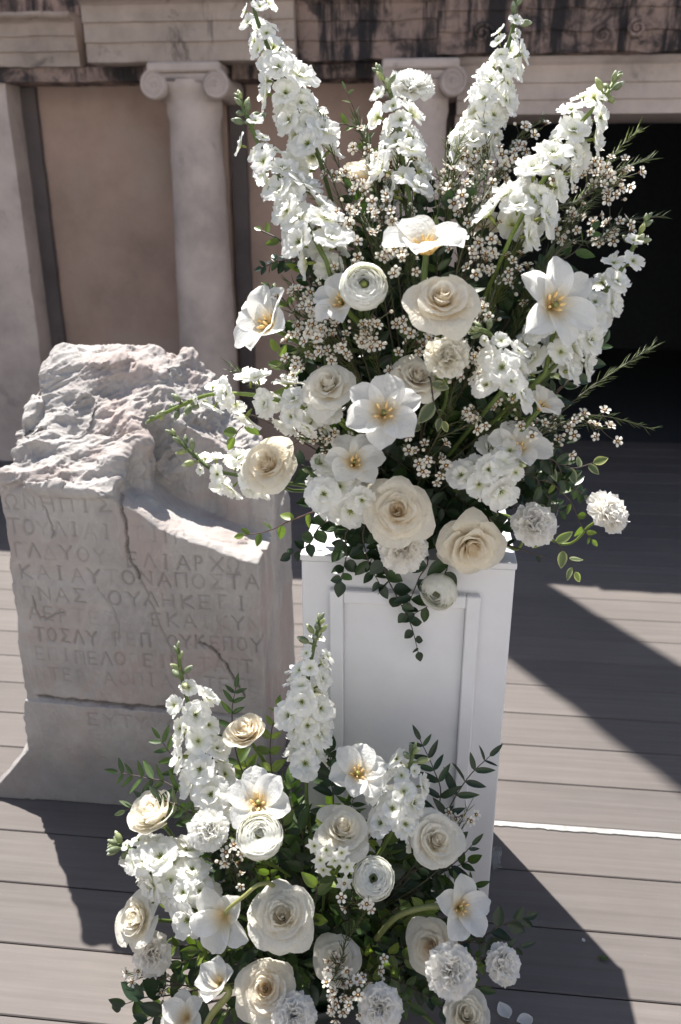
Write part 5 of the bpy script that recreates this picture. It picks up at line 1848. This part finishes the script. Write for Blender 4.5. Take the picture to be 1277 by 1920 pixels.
TOPH = [(545, 450), (620, 360), (720, 330), (860, 340), (980, 360), (1070, 480), (1085, 640), (1070, 780), (1040, 900), (960, 985), (850, 1005), (640, 1000), (575, 930), (560, 800), (545, 700), (560, 600)]
for x, y in hull_pts(TOPH, 88, 38):
    yy = y_top(x, y) + rnd.uniform(0.045, 0.11) - 0.5 * bulge(x, y)
    b0 = FOOT_TOP + Vector((rnd.uniform(-.09, .09), rnd.uniform(-.04, .05), rnd.uniform(0, .05)))
    tip = at(x, y, yy)
    L = min(1.0, 0.20 / max(0.05, (tip - b0).length))
    P = [tip, tip.lerp(b0, L * 0.5) + Vector((rnd.uniform(-.015, .015), 0.01, 0)), tip.lerp(b0, min(1, L))]
    sprig('dark leafy filler sprig buried among the upper flowers', P, rnd.choice(('dark', 'dark', 'round', 'mid', 'dark', 'olive')), 10, rnd.uniform(36, 52), 'filler sprigs of the upper arrangement', base=b0, pair=True)
for x, y in hull_pts([(585, 960), (680, 985), (800, 960), (955, 940), (950, 1000), (850, 1000), (800, 1050), (640, 1060)], 13, 38) + hull_pts([(940, 860), (1060, 800), (1080, 900), (1000, 950)], 6, 36):
    yy = 1.405 + rnd.uniform(-.02, .02) if x < 955 else 1.48
    b0 = FOOT_TOP + Vector((rnd.uniform(-.09, .09), rnd.uniform(-.08, 0), 0.04))
    tip = at(x, y, yy)
    P = [tip, tip.lerp(b0, 0.4) + Vector((rnd.uniform(-.015, .015), -0.01, 0.02)), tip.lerp(b0, 0.8) + Vector((0, 0, 0.02))]
    sprig('dark leafy filler sprig buried among the upper flowers', P, rnd.choice(('dark', 'round', 'dark', 'mid')), 8, rnd.uniform(34, 46), 'filler sprigs of the upper arrangement', base=b0, pair=True)
LOWH = [(300, 1480), (400, 1420), (470, 1420), (560, 1480), (640, 1480), (760, 1500), (850, 1560), (900, 1660), (940, 1780), (920, 1915), (280, 1915), (260, 1830), (300, 1740), (330, 1640)]
for x, y in hull_pts(LOWH, 80, 38):
    yy = y_low(x, y) + rnd.uniform(0.03, 0.09) - 0.5 * bulge(x, y)
    b0 = FOOT_LOW + Vector((rnd.uniform(-.10, .10), rnd.uniform(-.05, .05), rnd.uniform(0, .03)))
    tip = at(x, y, yy)
    tip.z = max(tip.z, 0.02)
    L = min(1.0, 0.18 / max(0.05, (tip - b0).length))
    P = [tip, tip.lerp(b0, L * 0.5) + Vector((rnd.uniform(-.015, .015), 0.01, 0.01)), tip.lerp(b0, min(1, L))]
    sprig('dark leafy filler sprig buried among the lower flowers', P, rnd.choice(('dark', 'mid', 'round', 'slim', 'mid', 'light', 'dark')), 8, rnd.uniform(32, 48), 'filler sprigs of the lower arrangement', base=b0, pair=True)

WAXH = [(600, 340), (690, 270), (840, 270), (960, 250), (1080, 330), (1100, 430), (1060, 520), (960, 560), (900, 480), (760, 480), (690, 470), (640, 520), (600, 480)]
for x, y in hull_pts(WAXH, 13, 60):
    yy = y_top(x, y) + rnd.uniform(0.03, 0.09)
    dx_ = (x - 790) * 0.22
    W('waxflower filler sprig with needle leaves among the upper spikes', [(x + dx_, y - 50, yy + 0.02), (x, y, yy), (x - dx_ * 0.8, y + 80, yy + 0.01), (x - dx_ * 1.5, y + 170, yy + 0.02)],
      [(x + rnd.uniform(-16, 16), y + rnd.uniform(-10, 20), yy - 0.01), (x + rnd.uniform(-24, 24), y + rnd.uniform(10, 50), yy - 0.01)], 5, group='waxflower fillers of the upper arrangement', needle=110, nl=30)
DARKH = [(560, 560), (700, 560), (780, 620), (900, 640), (1000, 720), (1000, 850), (880, 900), (700, 880), (590, 850), (570, 700)]
for x, y in hull_pts(DARKH, 8, 80):
    yy = y_top(x, y) + rnd.uniform(0.0, 0.03)
    W('waxflower filler sprig in the shaded middle of the upper flowers', [(x, y - 30, yy), (x, y + 20, yy + 0.01), (x * 0.6 + 780 * 0.4, y * 0.7 + 930 * 0.3, yy + 0.05)],
      [(x + rnd.uniform(-20, 20), y + rnd.uniform(-15, 15), yy), (x + rnd.uniform(-24, 24), y + rnd.uniform(0, 40), yy)], 6, group='waxflower fillers of the shaded middle', needle=50)

# ------------------------------------------------------------------ small things on the deck
def lying(name, label, cat, px, py, lpx, mat, rot, kind='petal'):
    p = gz(px, py, 0.004)
    L = lpx * mpp(p)
    nv, nu = 9, 7
    P, T = np.zeros((nv, nu, 3)), np.zeros((nv, nu))
    for i in range(nv):
        v = i / (nv - 1)
        w = (0.42 if kind == 'petal' else 0.26) * max(0.02, math.sin(math.pi * v ** 0.85)) ** 0.8
        for j in range(nu):
            u = -1 + 2 * j / (nu - 1)
            P[i, j] = (u * w, v - 0.5, 0.10 * u * u + 0.16 * (v - 0.4) ** 2)
    mb = MB()
    mb.sheet(P, 0, T)
    o = put(name, mb.mesh(name, mat), None, Matrix.Translation(p) @ Rz(rot) @ Sc(L))
    return tag(o, label, cat)


lying('fallen_petal', 'fallen white petal on the shaded deck, the upper of two', 'petal', 945, 1896, 34, M_white, 0.5)
lying('fallen_petal', 'fallen white petal cut by the bottom edge, the lower of two', 'petal', 984, 1914, 32, M_white, 1.9)
lying('fallen_leaf', 'small green leaf fallen near the plinth shadow edge', 'leaf', 1130, 1797, 20, M_leaflight, 1.5, 'leaf')
lying('petal_scrap', 'tiny pale scrap on the shaded deck beside the green leaf', 'petal', 1094, 1763, 8, M_carn, 0.2)
# crumpled clear film at the plinth foot
M_film, nt, b = new_mat('clear_film')
b.inputs['Base Color'].default_value = (0.85, 0.9, 0.92, 1)
b.inputs['Roughness'].default_value = 0.12
b.inputs['Transmission Weight'].default_value = 0.9
b.inputs['IOR'].default_value = 1.3
p = gz(921, 1640, 0.0)
mb = MB()
Pg = np.zeros((12, 16, 3))
for i in range(12):
    for j in range(16):
        a = 2 * math.pi * j / 16
        z = i / 11
        r = 0.013 * (1 - 0.3 * z) * (1 + 0.5 * wob(3, math.cos(a) * 1.6 + z * 2, math.sin(a) * 1.6))
        Pg[i, j] = (p.x + 0.012 + r * math.cos(a), p.y + 0.03 + r * math.sin(a), 0.001 + 0.05 * z)
mb.sheet(Pg, closed=True)
tag(mb.build('film_scrap', M_film), 'small crumpled piece of clear film at the plinth foot', 'plastic film')
